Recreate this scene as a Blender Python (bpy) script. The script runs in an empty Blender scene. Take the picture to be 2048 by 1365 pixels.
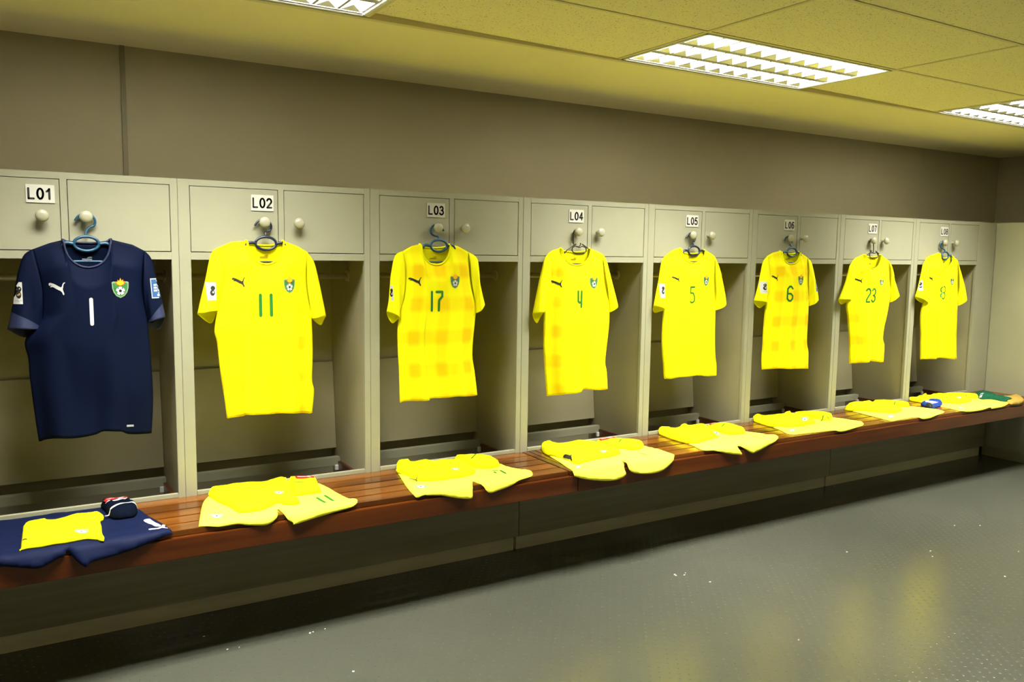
import bpy, bmesh, math, random
from mathutils import Vector, Matrix, noise
from mathutils.bvhtree import BVHTree
from mathutils.geometry import delaunay_2d_cdt

S = bpy.context.scene
COL = S.collection
PI = math.pi

# ------------------------------------------------------------------ camera
YAW, PITCH, ROLL = 0.5470, -0.1071, 0.0140
FOCAL_PX = 1658.76
fwd = Vector((math.sin(YAW) * math.cos(PITCH), math.cos(YAW) * math.cos(PITCH), math.sin(PITCH)))
rgt = Vector((math.cos(YAW), -math.sin(YAW), 0))
upv = rgt.cross(fwd)
cr, sr = math.cos(ROLL), math.sin(ROLL)
cx_ax = rgt * cr + upv * sr
cy_ax = -rgt * sr + upv * cr
cam_d = bpy.data.cameras.new('camera')
cam_d.sensor_width = 36.0
cam_d.lens = FOCAL_PX / 2048 * 36.0
cam_d.clip_start = 0.05
cam = bpy.data.objects.new('camera', cam_d)
COL.objects.link(cam)
cam.matrix_world = Matrix(((cx_ax.x, cy_ax.x, -fwd.x, 0.0),
                           (cx_ax.y, cy_ax.y, -fwd.y, -3.5835),
                           (cx_ax.z, cy_ax.z, -fwd.z, 1.5527),
                           (0, 0, 0, 1)))
S.camera = cam

# ------------------------------------------------------------------ world, colour management
w = bpy.data.worlds.new('world'); S.world = w
w.use_nodes = True
w.node_tree.nodes['Background'].inputs[0].default_value = (0.5, 0.5, 0.45, 1)
w.node_tree.nodes['Background'].inputs[1].default_value = 0.0
S.view_settings.view_transform = 'Standard'
S.view_settings.look = 'None'
S.view_settings.gamma = 1.0
S.view_settings.use_curve_mapping = False
S.view_settings.exposure = 0.0
S.cycles.max_bounces = 10
S.cycles.diffuse_bounces = 7
S.cycles.glossy_bounces = 5
S.cycles.caustics_reflective = True
S.cycles.blur_glossy = 0.6
S.cycles.sample_clamp_indirect = 6.0
S.cycles.use_denoising = True

# ------------------------------------------------------------------ dimensions (metres)
ZC = 2.4244            # ceiling
YG = -0.523            # start of the ceiling grid
TD = 0.5689            # grid pitch in y
TX = 1.2               # grid pitch in x
X0 = 0.5992            # left side of locker L02
W = 0.82
ZT, ZO, ZB = 1.8273, 1.5033, 0.5174
YB = -0.4457           # front of the bench
WALL_Y = 0.50
XE = 6.5558            # plane of the side cabinet
XR, XL, YN = 7.42, -1.9, -5.4
# fixture bays: (column, row); the back row is added fill, out of view
BAYS = [(0, 0), (2, 0), (4, 0), (-2, 5), (1, 5), (4, 5)]
LAMP_POWER = {0: 126.0, 5: 12.0}

# ------------------------------------------------------------------ lights of the ceiling fixtures and of the added fill row
for (ci, ri) in BAYS:
    ld = bpy.data.lights.new('fixture_lamp', 'AREA')
    ld.shape = 'RECTANGLE'
    ld.size = 1.14
    ld.size_y = 0.51
    ld.energy = LAMP_POWER[ri]
    ld.spread = math.radians(118)
    ld.color = (1.0, 0.97, 0.86)
    lo = bpy.data.objects.new('fixture_lamp', ld)
    COL.objects.link(lo)
    lo.location = (ci * TX + TX / 2, YG - ri * TD - TD / 2, ZC + 0.062)

# outlines in metres: jerseys as (x, z), kit on the bench as (x, y)
JERSEYS = {1: {'shL': [(0.185, 1.574), (0.142, 1.562), (0.086, 1.538)], 'outL': [(0.086, 1.538), (0.059, 1.519), (0.043, 1.481), (0.027, 1.415), (0.014, 1.336), (-0.007, 1.244)], 'cuffL': [(-0.007, 1.244), (0.047, 1.21), (0.105, 1.239)], 'sideL': [(0.106, 1.277), (0.048, 1.204), (0.055, 1.131), (0.057, 1.056), (0.069, 0.89), (0.076, 0.815)], 'hem': [(0.076, 0.815), (0.129, 0.829), (0.196, 0.823), (0.264, 0.829), (0.296, 0.841), (0.354, 0.833), (0.386, 0.816), (0.47, 0.807)], 'sideR': [(0.469, 1.266), (0.477, 1.102), (0.48, 0.95), (0.47, 0.807)], 'shR': [(0.347, 1.579), (0.424, 1.56), (0.466, 1.537)], 'outR': [(0.466, 1.537), (0.491, 1.504), (0.507, 1.423), (0.521, 1.36), (0.536, 1.274)], 'cuffR': [(0.536, 1.274), (0.523, 1.23), (0.495, 1.221), (0.47, 1.254)], 'neckF': 1.47, 'neckB': 1.563, 'bar': [(0.219, 1.494), (0.301, 1.495)], 'ring': (0.264, 1.561), 'knob': (0.265, 1.662), 'logo': (0.131, 1.369, 0.184, 1.417), 'crest': (0.341, 1.355, 0.402, 1.431), 'patchL': (0.014, 1.337, 0.046, 1.417), 'patchR': (0.48, 1.351, 0.523, 1.429), 'tag': (0.377, 0.845, 0.403, 0.855), 'number': ('1', 0.256, 1.252, 0.281, 1.358)}, 2: {'shL': [(0.859, 1.583), (0.801, 1.578), (0.75, 1.555)], 'outL': [(0.75, 1.555), (0.718, 1.528), (0.692, 1.42), (0.675, 1.353), (0.658, 1.282)], 'cuffL': [(0.658, 1.282), (0.715, 1.24), (0.738, 1.295)], 'sideL': [(0.741, 1.319), (0.732, 1.266), (0.724, 1.206), (0.733, 1.162), (0.745, 1.024), (0.756, 0.935), (0.766, 0.84)], 'hem': [(0.766, 0.84), (0.826, 0.85), (0.828, 0.856), (0.859, 0.855), (0.922, 0.85), (0.98, 0.849), (1.065, 0.84), (1.13, 0.829)], 'sideR': [(1.131, 1.278), (1.133, 1.252), (1.136, 1.107), (1.132, 0.978), (1.14, 0.929), (1.13, 0.829)], 'shR': [(1.013, 1.586), (1.075, 1.564), (1.116, 1.541)], 'outR': [(1.116, 1.541), (1.147, 1.498), (1.166, 1.426), (1.185, 1.332), (1.199, 1.259)], 'cuffR': [(1.199, 1.259), (1.182, 1.218), (1.135, 1.25)], 'neckF': 1.485, 'neckB': 1.564, 'bar': [(0.896, 1.495), (0.984, 1.496)], 'ring': (0.941, 1.574), 'knob': (0.938, 1.66), 'logo': (0.792, 1.392, 0.842, 1.433), 'crest': (0.999, 1.365, 1.052, 1.436), 'patchL': (0.691, 1.339, 0.728, 1.412), 'number': ('11', 0.895, 1.267, 0.952, 1.365)}, 3: {'shL': [(1.652, 1.582), (1.614, 1.573), (1.569, 1.55)], 'outL': [(1.569, 1.55), (1.529, 1.527), (1.509, 1.445), (1.502, 1.377), (1.497, 1.32), (1.487, 1.272)], 'cuffL': [(1.487, 1.272), (1.521, 1.215), (1.549, 1.238)], 'sideL': [(1.554, 1.279), (1.543, 1.194), (1.543, 1.107), (1.549, 0.999), (1.554, 0.84)], 'hem': [(1.554, 0.84), (1.576, 0.848), (1.675, 0.85), (1.68, 0.857), (1.783, 0.854), (1.838, 0.856), (1.909, 0.846), (1.965, 0.845)], 'sideR': [(1.955, 1.282), (1.939, 1.13), (1.935, 1.039), (1.949, 0.96), (1.965, 0.845)], 'shR': [(1.805, 1.584), (1.851, 1.577), (1.911, 1.549)], 'outR': [(1.911, 1.549), (1.948, 1.53), (1.965, 1.503), (1.974, 1.415), (1.989, 1.348), (2.002, 1.3)], 'cuffR': [(2.002, 1.3), (1.984, 1.271), (1.953, 1.25)], 'neckF': 1.485, 'neckB': 1.565, 'bar': [(1.695, 1.5), (1.779, 1.5)], 'ring': (1.752, 1.577), 'knob': (1.747, 1.67), 'logo': (1.588, 1.389, 1.644, 1.43), 'crest': (1.789, 1.376, 1.842, 1.446), 'patchL': (1.495, 1.322, 1.512, 1.391), 'number': ('17', 1.687, 1.269, 1.751, 1.367)}, 4: {'shL': [(2.448, 1.575), (2.405, 1.564), (2.38, 1.551)], 'outL': [(2.38, 1.551), (2.353, 1.523), (2.338, 1.469), (2.32, 1.402), (2.303, 1.326), (2.285, 1.241)], 'cuffL': [(2.285, 1.241), (2.324, 1.189), (2.355, 1.247)], 'sideL': [(2.358, 1.298), (2.356, 1.193), (2.356, 1.089), (2.36, 1.022), (2.37, 0.917), (2.383, 0.808)], 'hem': [(2.383, 0.808), (2.41, 0.81), (2.476, 0.817), (2.57, 0.819), (2.592, 0.833), (2.676, 0.823), (2.778, 0.814)], 'sideR': [(2.776, 1.277), (2.776, 1.164), (2.762, 1.036), (2.756, 0.96), (2.768, 0.912), (2.778, 0.814)], 'shR': [(2.632, 1.577), (2.686, 1.562), (2.72, 1.549)], 'outR': [(2.72, 1.549), (2.748, 1.52), (2.766, 1.47), (2.789, 1.399), (2.812, 1.327), (2.826, 1.28)], 'cuffR': [(2.826, 1.28), (2.818, 1.246), (2.778, 1.233)], 'neckF': 1.486, 'neckB': 1.555, 'bar': [(2.517, 1.494), (2.598, 1.494)], 'ring': (2.569, 1.576), 'knob': (2.56, 1.664), 'logo': (2.385, 1.374, 2.439, 1.412), 'crest': (2.604, 1.365, 2.667, 1.437), 'number': ('4', 2.526, 1.266, 2.559, 1.359)}, 5: {'shL': [(3.267, 1.585), (3.224, 1.575), (3.191, 1.56)], 'outL': [(3.191, 1.56), (3.141, 1.518), (3.119, 1.406), (3.105, 1.34), (3.09, 1.262)], 'cuffL': [(3.09, 1.262), (3.117, 1.222), (3.165, 1.235)], 'sideL': [(3.171, 1.263), (3.163, 1.184), (3.161, 1.067), (3.169, 0.979), (3.179, 0.921), (3.188, 0.846)], 'hem': [(3.188, 0.846), (3.212, 0.844), (3.259, 0.852), (3.338, 0.852), (3.403, 0.858), (3.469, 0.845), (3.594, 0.838)], 'sideR': [(3.563, 1.26), (3.566, 1.171), (3.57, 1.05), (3.578, 0.958), (3.591, 0.896), (3.594, 0.838)], 'shR': [(3.456, 1.58), (3.518, 1.558), (3.547, 1.541)], 'outR': [(3.547, 1.541), (3.587, 1.48), (3.611, 1.412), (3.636, 1.333), (3.65, 1.27)], 'cuffR': [(3.65, 1.27), (3.609, 1.232), (3.565, 1.225)], 'neckF': 1.502, 'neckB': 1.556, 'bar': [(3.332, 1.509), (3.429, 1.509)], 'ring': (3.379, 1.573), 'knob': (3.369, 1.659), 'logo': (3.204, 1.397, 3.247, 1.429), 'crest': (3.415, 1.373, 3.461, 1.437), 'patchL': (3.117, 1.309, 3.143, 1.387), 'number': ('5', 3.317, 1.276, 3.353, 1.372)}, 6: {'shL': [(4.093, 1.58), (4.04, 1.57), (3.986, 1.548)], 'outL': [(3.986, 1.548), (3.951, 1.514), (3.932, 1.44), (3.917, 1.37), (3.888, 1.278)], 'cuffL': [(3.888, 1.278), (3.957, 1.23), (3.999, 1.257)], 'sideL': [(3.993, 1.282), (3.987, 1.159), (3.984, 1.078), (3.984, 0.995), (3.981, 0.929), (3.987, 0.848)], 'hem': [(3.987, 0.848), (4.06, 0.853), (4.149, 0.848), (4.263, 0.841), (4.409, 0.831)], 'sideR': [(4.384, 1.275), (4.385, 1.147), (4.384, 1.09), (4.387, 0.993), (4.406, 0.93), (4.409, 0.831)], 'shR': [(4.265, 1.579), (4.314, 1.56), (4.354, 1.542)], 'outR': [(4.354, 1.542), (4.398, 1.507), (4.44, 1.4), (4.459, 1.341), (4.47, 1.283)], 'cuffR': [(4.47, 1.283), (4.435, 1.235), (4.39, 1.233)], 'neckF': 1.5, 'neckB': 1.562, 'bar': [(4.156, 1.509), (4.239, 1.509)], 'ring': (4.206, 1.575), 'knob': (4.192, 1.661), 'logo': (4.016, 1.397, 4.056, 1.433), 'crest': (4.217, 1.37, 4.263, 1.439), 'patchL': (3.919, 1.323, 3.962, 1.396), 'patchR': (4.407, 1.326, 4.455, 1.396), 'number': ('6', 4.121, 1.269, 4.171, 1.369)}, 7: {'shL': [(4.913, 1.568), (4.842, 1.546), (4.805, 1.526)], 'outL': [(4.805, 1.526), (4.772, 1.491), (4.756, 1.44), (4.732, 1.371), (4.68, 1.27)], 'cuffL': [(4.68, 1.27), (4.744, 1.235), (4.803, 1.264)], 'sideL': [(4.793, 1.317), (4.765, 1.23), (4.781, 1.165), (4.813, 1.009), (4.827, 0.881), (4.834, 0.837)], 'hem': [(4.834, 0.837), (4.968, 0.843), (4.978, 0.852), (5.065, 0.843), (5.194, 0.825)], 'sideR': [(5.229, 1.312), (5.203, 1.158), (5.18, 1.074), (5.172, 0.988), (5.193, 0.941), (5.194, 0.825)], 'shR': [(5.082, 1.569), (5.153, 1.543), (5.19, 1.528)], 'outR': [(5.19, 1.528), (5.231, 1.487), (5.251, 1.425), (5.284, 1.359), (5.314, 1.298)], 'cuffR': [(5.314, 1.298), (5.279, 1.262), (5.225, 1.239)], 'neckF': 1.472, 'neckB': 1.55, 'bar': [(4.983, 1.478), (5.053, 1.478)], 'ring': (5.023, 1.571), 'knob': (5.014, 1.675), 'logo': (4.817, 1.378, 4.875, 1.411), 'crest': (5.03, 1.363, 5.069, 1.41), 'number': ('23', 4.903, 1.247, 5.003, 1.345)}, 8: {'shL': [(5.754, 1.586), (5.678, 1.571), (5.626, 1.552)], 'outL': [(5.626, 1.552), (5.584, 1.504), (5.563, 1.424), (5.536, 1.329), (5.514, 1.276)], 'cuffL': [(5.514, 1.276), (5.589, 1.243), (5.668, 1.214)], 'sideL': [(5.638, 1.288), (5.599, 1.156), (5.613, 1.005), (5.63, 0.822)], 'hem': [(5.63, 0.822), (5.746, 0.821), (5.751, 0.83), (5.89, 0.819), (6.082, 0.797)], 'sideR': [(6.04, 1.264), (6.053, 1.034), (6.064, 0.911), (6.082, 0.797)], 'shR': [(5.925, 1.569), (5.985, 1.548), (6.013, 1.533)], 'outR': [(6.013, 1.533), (6.061, 1.451), (6.105, 1.36), (6.135, 1.266)], 'cuffR': [(6.135, 1.266), (6.128, 1.236), (6.051, 1.197)], 'neckF': 1.487, 'neckB': 1.55, 'bar': [(5.834, 1.492), (5.891, 1.492)], 'ring': (5.847, 1.569), 'knob': (5.841, 1.662), 'logo': (5.643, 1.386, 5.681, 1.422), 'crest': (5.855, 1.357, 5.902, 1.415), 'patchL': (5.525, 1.319, 5.571, 1.393), 'number': ('8', 5.747, 1.256, 5.794, 1.351)}}
KITS = {1: {'shorts': [(-0.063, 0.055), (0.067, 0.015), (0.099, 0.051), (0.165, 0.024), (0.198, 0.041), (0.246, 0.029), (0.297, 0.05), (0.4, -0.105), (0.423, -0.196), (0.464, -0.352), (0.475, -0.442), (0.46, -0.446), (0.409, -0.463), (0.336, -0.482), (0.265, -0.494), (0.205, -0.503), (0.189, -0.516), (0.163, -0.491), (0.147, -0.465), (0.134, -0.446), (0.128, -0.462), (0.111, -0.469), (0.074, -0.486), (0.045, -0.494), (0.001, -0.483), (-0.061, -0.465), (-0.144, -0.431), (-0.178, -0.065), (-0.127, 0.063)], 'shirt': [(0.0, -0.411), (0.008, -0.243), (0.014, -0.154), (0.043, -0.134), (0.085, -0.137), (0.095, -0.154), (0.149, -0.166), (0.183, -0.148), (0.208, -0.155), (0.247, -0.131), (0.268, -0.148), (0.273, -0.182), (0.268, -0.226), (0.256, -0.245), (0.255, -0.304), (0.25, -0.375), (0.249, -0.443), (0.203, -0.411), (0.148, -0.424), (0.084, -0.425), (0.003, -0.42)], 'socks': [(0.286, -0.009), (0.375, 0.009), (0.385, -0.013), (0.395, -0.147), (0.373, -0.224), (0.345, -0.239), (0.309, -0.229), (0.293, -0.199), (0.286, -0.111), (0.28, -0.051)], 'tag': [(0.284, -0.042), (0.375, 0.017), (0.376, -0.023), (0.29, -0.082)], 'stripe': [(0.281, -0.195), (0.353, -0.132), (0.379, -0.127), (0.39, -0.152)], 'crest': [(0.163, -0.391), (0.205, -0.414), (0.21, -0.351), (0.167, -0.327)], 'logo': [(0.005, -0.379), (0.021, -0.388), (0.021, -0.354), (0.005, -0.345)], 'slogo': [(0.404, -0.419), (0.453, -0.446), (0.469, -0.365), (0.416, -0.336)], 'num': [(0.413, -0.268), (0.436, -0.373), (0.434, -0.378)]}, 2: {'shorts': [(0.576, -0.424), (0.572, -0.415), (0.595, -0.314), (0.64, -0.138), (0.678, -0.052), (0.703, 0.001), (0.767, 0.069), (0.915, 0.042), (1.032, 0.025), (1.133, -0.075), (1.156, -0.168), (1.162, -0.249), (1.176, -0.353), (1.202, -0.375), (1.196, -0.411), (1.168, -0.446), (1.086, -0.459), (1.006, -0.47), (0.92, -0.483), (0.912, -0.475), (0.889, -0.448), (0.883, -0.357), (0.861, -0.432), (0.845, -0.453), (0.821, -0.466), (0.792, -0.467), (0.741, -0.457), (0.704, -0.447), (0.634, -0.446)], 'shirt': [(0.681, -0.032), (0.714, 0.01), (0.761, 0.038), (0.787, 0.008), (0.855, -0.001), (0.899, -0.025), (1.012, 0.015), (1.012, -0.031), (1.008, -0.119), (0.981, -0.238), (0.976, -0.344), (0.951, -0.363), (0.919, -0.339), (0.897, -0.301), (0.862, -0.333), (0.823, -0.361), (0.736, -0.363), (0.729, -0.347), (0.717, -0.254), (0.701, -0.22), (0.678, -0.114)], 'socks': [(1.035, -0.01), (1.126, -0.059), (1.114, -0.159), (1.102, -0.222), (1.088, -0.25), (0.995, -0.245), (0.985, -0.228), (0.992, -0.186), (1.013, -0.075)], 'tag': [(1.051, -0.019), (1.123, -0.057), (1.116, -0.1), (1.043, -0.07)], 'stripe': [(1.017, -0.134), (1.062, -0.149), (1.112, -0.159)], 'crest': [(0.896, -0.256), (0.931, -0.276), (0.943, -0.233), (0.907, -0.214)], 'screst': [(0.62, -0.376), (0.664, -0.4), (0.678, -0.338), (0.632, -0.313)], 'strokes': [((1.057, -0.313), (1.066, -0.388), 0.012), ((1.095, -0.302), (1.105, -0.379), 0.012)]}, 3: {'shorts': [(1.548, -0.004), (1.507, -0.126), (1.439, -0.425), (1.486, -0.446), (1.555, -0.458), (1.623, -0.479), (1.679, -0.492), (1.704, -0.488), (1.718, -0.446), (1.757, -0.376), (1.764, -0.415), (1.787, -0.478), (1.839, -0.477), (1.914, -0.463), (1.959, -0.446), (2.038, -0.427), (2.08, -0.364), (2.079, -0.323), (2.045, -0.301), (2.023, -0.231), (2.018, -0.174), (1.96, -0.077), (1.829, -0.007), (1.636, 0.041)], 'shirt': [(1.538, -0.021), (1.563, 0.012), (1.615, 0.019), (1.63, -0.007), (1.696, -0.002), (1.722, -0.038), (1.771, -0.03), (1.832, -0.063), (1.847, -0.11), (1.843, -0.23), (1.797, -0.302), (1.701, -0.316), (1.567, -0.296), (1.53, -0.269), (1.529, -0.18), (1.513, -0.103)], 'socks': [(1.861, 0.001), (1.907, 0.005), (1.986, -0.029), (2.001, -0.074), (1.998, -0.138), (1.985, -0.228), (1.932, -0.24), (1.867, -0.214), (1.865, -0.132), (1.847, -0.034)], 'tag': [(1.886, -0.01), (1.956, -0.006), (1.954, -0.035), (1.882, -0.043)], 'stripe': [(1.882, -0.131), (1.942, -0.073), (1.977, -0.091)], 'crest': [(1.697, -0.281), (1.729, -0.299), (1.749, -0.26), (1.717, -0.242)], 'screst': [(1.465, -0.385), (1.512, -0.411), (1.542, -0.348), (1.494, -0.322)], 'logo': [(1.48, -0.289), (1.517, -0.309), (1.541, -0.256), (1.504, -0.236)], 'strokes': [((1.893, -0.27), (1.939, -0.284), 0.01), ((1.911, -0.3), (1.906, -0.327), 0.01), ((1.951, -0.291), (1.945, -0.348), 0.012)]}, 4: {'shorts': [(2.432, 0.086), (2.35, -0.069), (2.3, -0.274), (2.263, -0.439), (2.276, -0.473), (2.371, -0.502), (2.483, -0.517), (2.556, -0.5), (2.563, -0.461), (2.592, -0.403), (2.591, -0.43), (2.597, -0.488), (2.692, -0.512), (2.787, -0.509), (2.874, -0.472), (2.895, -0.45), (2.915, -0.418), (2.913, -0.319), (2.89, -0.206), (2.833, -0.085), (2.693, 0.002), (2.527, 0.05)], 'shirt': [(2.382, 0.011), (2.423, 0.028), (2.484, -0.043), (2.532, -0.024), (2.591, -0.027), (2.667, -0.067), (2.678, -0.146), (2.674, -0.284), (2.605, -0.328), (2.491, -0.344), (2.401, -0.358), (2.343, -0.372), (2.337, -0.312), (2.332, -0.206), (2.329, -0.101)], 'socks': [(2.696, -0.052), (2.757, -0.044), (2.867, -0.088), (2.888, -0.153), (2.884, -0.214), (2.851, -0.258), (2.769, -0.287), (2.74, -0.236), (2.697, -0.19), (2.682, -0.093)], 'tag': [(2.7, -0.06), (2.807, -0.055), (2.8, -0.086), (2.692, -0.097)], 'stripe': [(2.755, -0.168), (2.814, -0.12), (2.88, -0.099)], 'crest': [(2.516, -0.32), (2.547, -0.337), (2.587, -0.286), (2.555, -0.269)], 'screst': [(2.281, -0.437), (2.298, -0.446), (2.353, -0.39), (2.325, -0.375)], 'logo': [(2.292, -0.316), (2.335, -0.339), (2.383, -0.273), (2.338, -0.249)], 'strokes': [((2.758, -0.331), (2.759, -0.415), 0.006)]}, 5: {'shorts': [(3.258, 0.078), (3.216, 0.021), (3.177, -0.109), (3.148, -0.305), (3.117, -0.425), (3.181, -0.446), (3.272, -0.474), (3.335, -0.488), (3.367, -0.489), (3.356, -0.446), (3.38, -0.446), (3.437, -0.488), (3.47, -0.491), (3.573, -0.468), (3.682, -0.435), (3.756, -0.37), (3.73, -0.325), (3.698, -0.261), (3.671, -0.208), (3.646, -0.069), (3.531, 0.023), (3.356, 0.051)], 'shirt': [(3.199, 0.012), (3.25, 0.042), (3.309, -0.007), (3.386, 0.025), (3.421, -0.007), (3.492, -0.003), (3.548, -0.004), (3.494, -0.085), (3.448, -0.197), (3.41, -0.252), (3.268, -0.299), (3.165, -0.312), (3.144, -0.188), (3.165, -0.037)], 'socks': [(3.544, -0.034), (3.663, -0.008), (3.702, -0.029), (3.708, -0.107), (3.654, -0.215), (3.606, -0.26), (3.538, -0.27), (3.5, -0.227), (3.507, -0.139), (3.51, -0.076)], 'tag': [(3.528, -0.054), (3.653, -0.011), (3.647, -0.034), (3.515, -0.079)], 'stripe': [(3.532, -0.151), (3.625, -0.088), (3.677, -0.082)], 'crest': [(3.364, -0.255), (3.397, -0.273), (3.456, -0.214), (3.422, -0.197)], 'strokes': [((3.589, -0.344), (3.59, -0.388), 0.006)]}, 6: {'shorts': [(4.04, 0.086), (3.989, 0.028), (3.952, -0.105), (3.891, -0.273), (3.851, -0.385), (3.963, -0.406), (4.163, -0.427), (4.202, -0.446), (4.267, -0.449), (4.451, -0.422), (4.537, -0.362), (4.522, -0.288), (4.498, -0.168), (4.468, -0.06), (4.289, 0.032), (4.131, 0.057)], 'shirt': [(3.97, 0.023), (4.093, -0.027), (4.182, -0.006), (4.321, 0.064), (4.303, 0.013), (4.303, -0.03), (4.28, -0.11), (4.259, -0.203), (4.223, -0.259), (4.057, -0.29), (3.942, -0.242), (3.918, -0.149)], 'socks': [(4.344, 0.005), (4.468, -0.005), (4.514, -0.057), (4.53, -0.134), (4.424, -0.225), (4.356, -0.252), (4.335, -0.201), (4.339, -0.111), (4.323, -0.042)], 'tag': [(4.404, -0.011), (4.486, -0.005), (4.479, -0.03), (4.39, -0.043)], 'stripe': [(4.289, -0.247), (4.375, -0.203), (4.359, -0.248)], 'crest': [(4.104, -0.248), (4.146, -0.269), (4.237, -0.195), (4.194, -0.173)], 'screst': [(3.889, -0.337), (3.929, -0.358), (3.987, -0.31), (3.946, -0.289)], 'strokes': [((4.349, -0.283), (4.345, -0.315), 0.006)]}, 7: {'shorts': [(4.915, 0.089), (4.844, 0.001), (4.785, -0.224), (4.751, -0.385), (4.751, -0.424), (4.843, -0.415), (5.008, -0.413), (5.028, -0.446), (5.121, -0.45), (5.315, -0.412), (5.382, -0.371), (5.366, -0.286), (5.339, -0.148), (5.328, -0.013), (5.131, 0.087), (4.998, 0.111)], 'shirt': [(4.921, 0.061), (4.982, 0.016), (5.117, 0.077), (5.113, 0.013), (5.16, -0.043), (5.155, -0.12), (5.138, -0.231), (5.005, -0.279), (4.918, -0.234), (4.848, -0.141), (4.808, -0.031)], 'socks': [(5.146, 0.014), (5.234, -0.02), (5.288, -0.087), (5.318, -0.161), (5.269, -0.19), (5.232, -0.161), (5.198, -0.091), (5.161, -0.043)], 'stripe': [(5.08, -0.18), (5.184, -0.128), (5.252, -0.12)], 'screst': [(4.78, -0.366), (4.825, -0.388), (4.933, -0.315), (4.888, -0.292)], 'strokes': [((5.249, -0.262), (5.246, -0.3), 0.006)]}, 8: {'shorts': [(5.663, 0.057), (5.616, -0.092), (5.543, -0.23), (5.517, -0.343), (5.506, -0.435), (5.681, -0.452), (5.831, -0.441), (5.847, -0.453), (6.013, -0.446), (6.176, -0.394), (6.205, -0.345), (6.176, -0.213), (6.019, -0.038), (5.822, 0.036)], 'shirt': [(5.562, -0.008), (5.66, -0.006), (5.781, 0.052), (5.787, -0.02), (5.881, 0.002), (5.932, -0.04), (5.943, -0.177), (5.929, -0.256), (5.714, -0.279), (5.63, -0.155), (5.554, -0.117)], 'socks': [(5.979, -0.022), (6.059, -0.036), (6.144, -0.117), (6.087, -0.216), (5.997, -0.184), (5.977, -0.12)], 'stripe': [(5.932, -0.195), (6.018, -0.167), (6.078, -0.173)], 'crest': [(5.812, -0.213), (5.843, -0.228), (5.907, -0.19), (5.876, -0.175)], 'screst': [(5.54, -0.39), (5.569, -0.405), (5.644, -0.36), (5.615, -0.345)]}}
MISC = {'armband': [(5.477, -0.152), (5.548, -0.122), (5.621, -0.136), (5.644, -0.182), (5.635, -0.21), (5.554, -0.256), (5.464, -0.274), (5.411, -0.289), (5.41, -0.268), (5.427, -0.213)], 'pennant': [(5.991, -0.161), (6.213, -0.078), (6.303, -0.072), (6.349, -0.146), (6.297, -0.219), (6.207, -0.341), (6.188, -0.4), (6.119, -0.388), (6.121, -0.297), (6.057, -0.242), (6.156, -0.148)], 'scarf': [(6.435, -0.099), (6.359, -0.223), (6.418, -0.265), (6.549, -0.244), (6.388, -0.382), (6.225, -0.448), (6.137, -0.446), (6.093, -0.437), (6.145, -0.374), (6.125, -0.296), (6.083, -0.228), (6.205, -0.121)], 'litter': [(0.613, -0.233), (0.669, -0.391), (0.712, -0.397), (0.99, -0.412), (1.003, -0.409), (1.054, -0.407), (2.716, -0.676), (2.714, -0.689), (2.776, -0.688), (2.754, -0.704), (2.801, -0.829), (3.729, -0.891), (4.548, -1.339), (4.136, -1.101), (4.662, -0.92), (4.795, -0.994), (4.068, -1.155), (2.685, -1.446), (4.126, -1.494), (4.738, 0.04), (4.996, 0.059), (1.032, -0.794)]}

# ------------------------------------------------------------------ material helpers
def mat(name, color, rough=0.5, metal=0.0, spec=0.5, coat=0.0, emit=None, estr=0.0, sheen=0.0):
    m = bpy.data.materials.new(name)
    m.use_nodes = True
    b = m.node_tree.nodes['Principled BSDF']
    b.inputs['Base Color'].default_value = (*color, 1)
    b.inputs['Roughness'].default_value = rough
    b.inputs['Metallic'].default_value = metal
    b.inputs['Specular IOR Level'].default_value = spec
    b.inputs['Coat Weight'].default_value = coat
    b.inputs['Coat Roughness'].default_value = 0.12
    b.inputs['Sheen Weight'].default_value = sheen
    if emit:
        b.inputs['Emission Color'].default_value = (*emit, 1)
        b.inputs['Emission Strength'].default_value = estr
    return m

def nd(m, t, **kw):
    n = m.node_tree.nodes.new(t)
    for k, v in kw.items():
        if k.startswith('i_'):
            n.inputs[int(k[2:])].default_value = v
        else:
            setattr(n, k, v)
    return n

def lk(m, a, b):
    m.node_tree.links.new(a, b)

def math_n(m, op, a, b=None):
    n = nd(m, 'ShaderNodeMath', operation=op)
    for i, x in enumerate((a, b)):
        if x is None:
            continue
        if isinstance(x, (int, float)):
            n.inputs[i].default_value = x
        else:
            lk(m, x, n.inputs[i])
    return n.outputs[0]

def mottled(name, c1, c2, scale, rough=0.5, stretch=(1, 1, 1), bump=0.0, detail=4, **kw):
    """two tones mixed by object-space noise, optional bump"""
    m = mat(name, c1, rough, **kw)
    b = m.node_tree.nodes['Principled BSDF']
    tc = nd(m, 'ShaderNodeTexCoord')
    mp = nd(m, 'ShaderNodeMapping')
    mp.inputs['Scale'].default_value = stretch
    lk(m, tc.outputs['Object'], mp.inputs[0])
    n = nd(m, 'ShaderNodeTexNoise')
    n.inputs['Scale'].default_value = scale
    n.inputs['Detail'].default_value = detail
    lk(m, mp.outputs[0], n.inputs['Vector'])
    r = nd(m, 'ShaderNodeValToRGB')
    r.color_ramp.elements[0].position = 0.35
    r.color_ramp.elements[0].color = (*c1, 1)
    r.color_ramp.elements[1].position = 0.68
    r.color_ramp.elements[1].color = (*c2, 1)
    lk(m, n.outputs[0], r.inputs[0])
    lk(m, r.outputs[0], b.inputs['Base Color'])
    if bump:
        bp = nd(m, 'ShaderNodeBump')
        bp.inputs['Strength'].default_value = bump
        bp.inputs['Distance'].default_value = 0.002
        lk(m, n.outputs[0], bp.inputs['Height'])
        lk(m, bp.outputs[0], b.inputs['Normal'])
    return m

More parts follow.
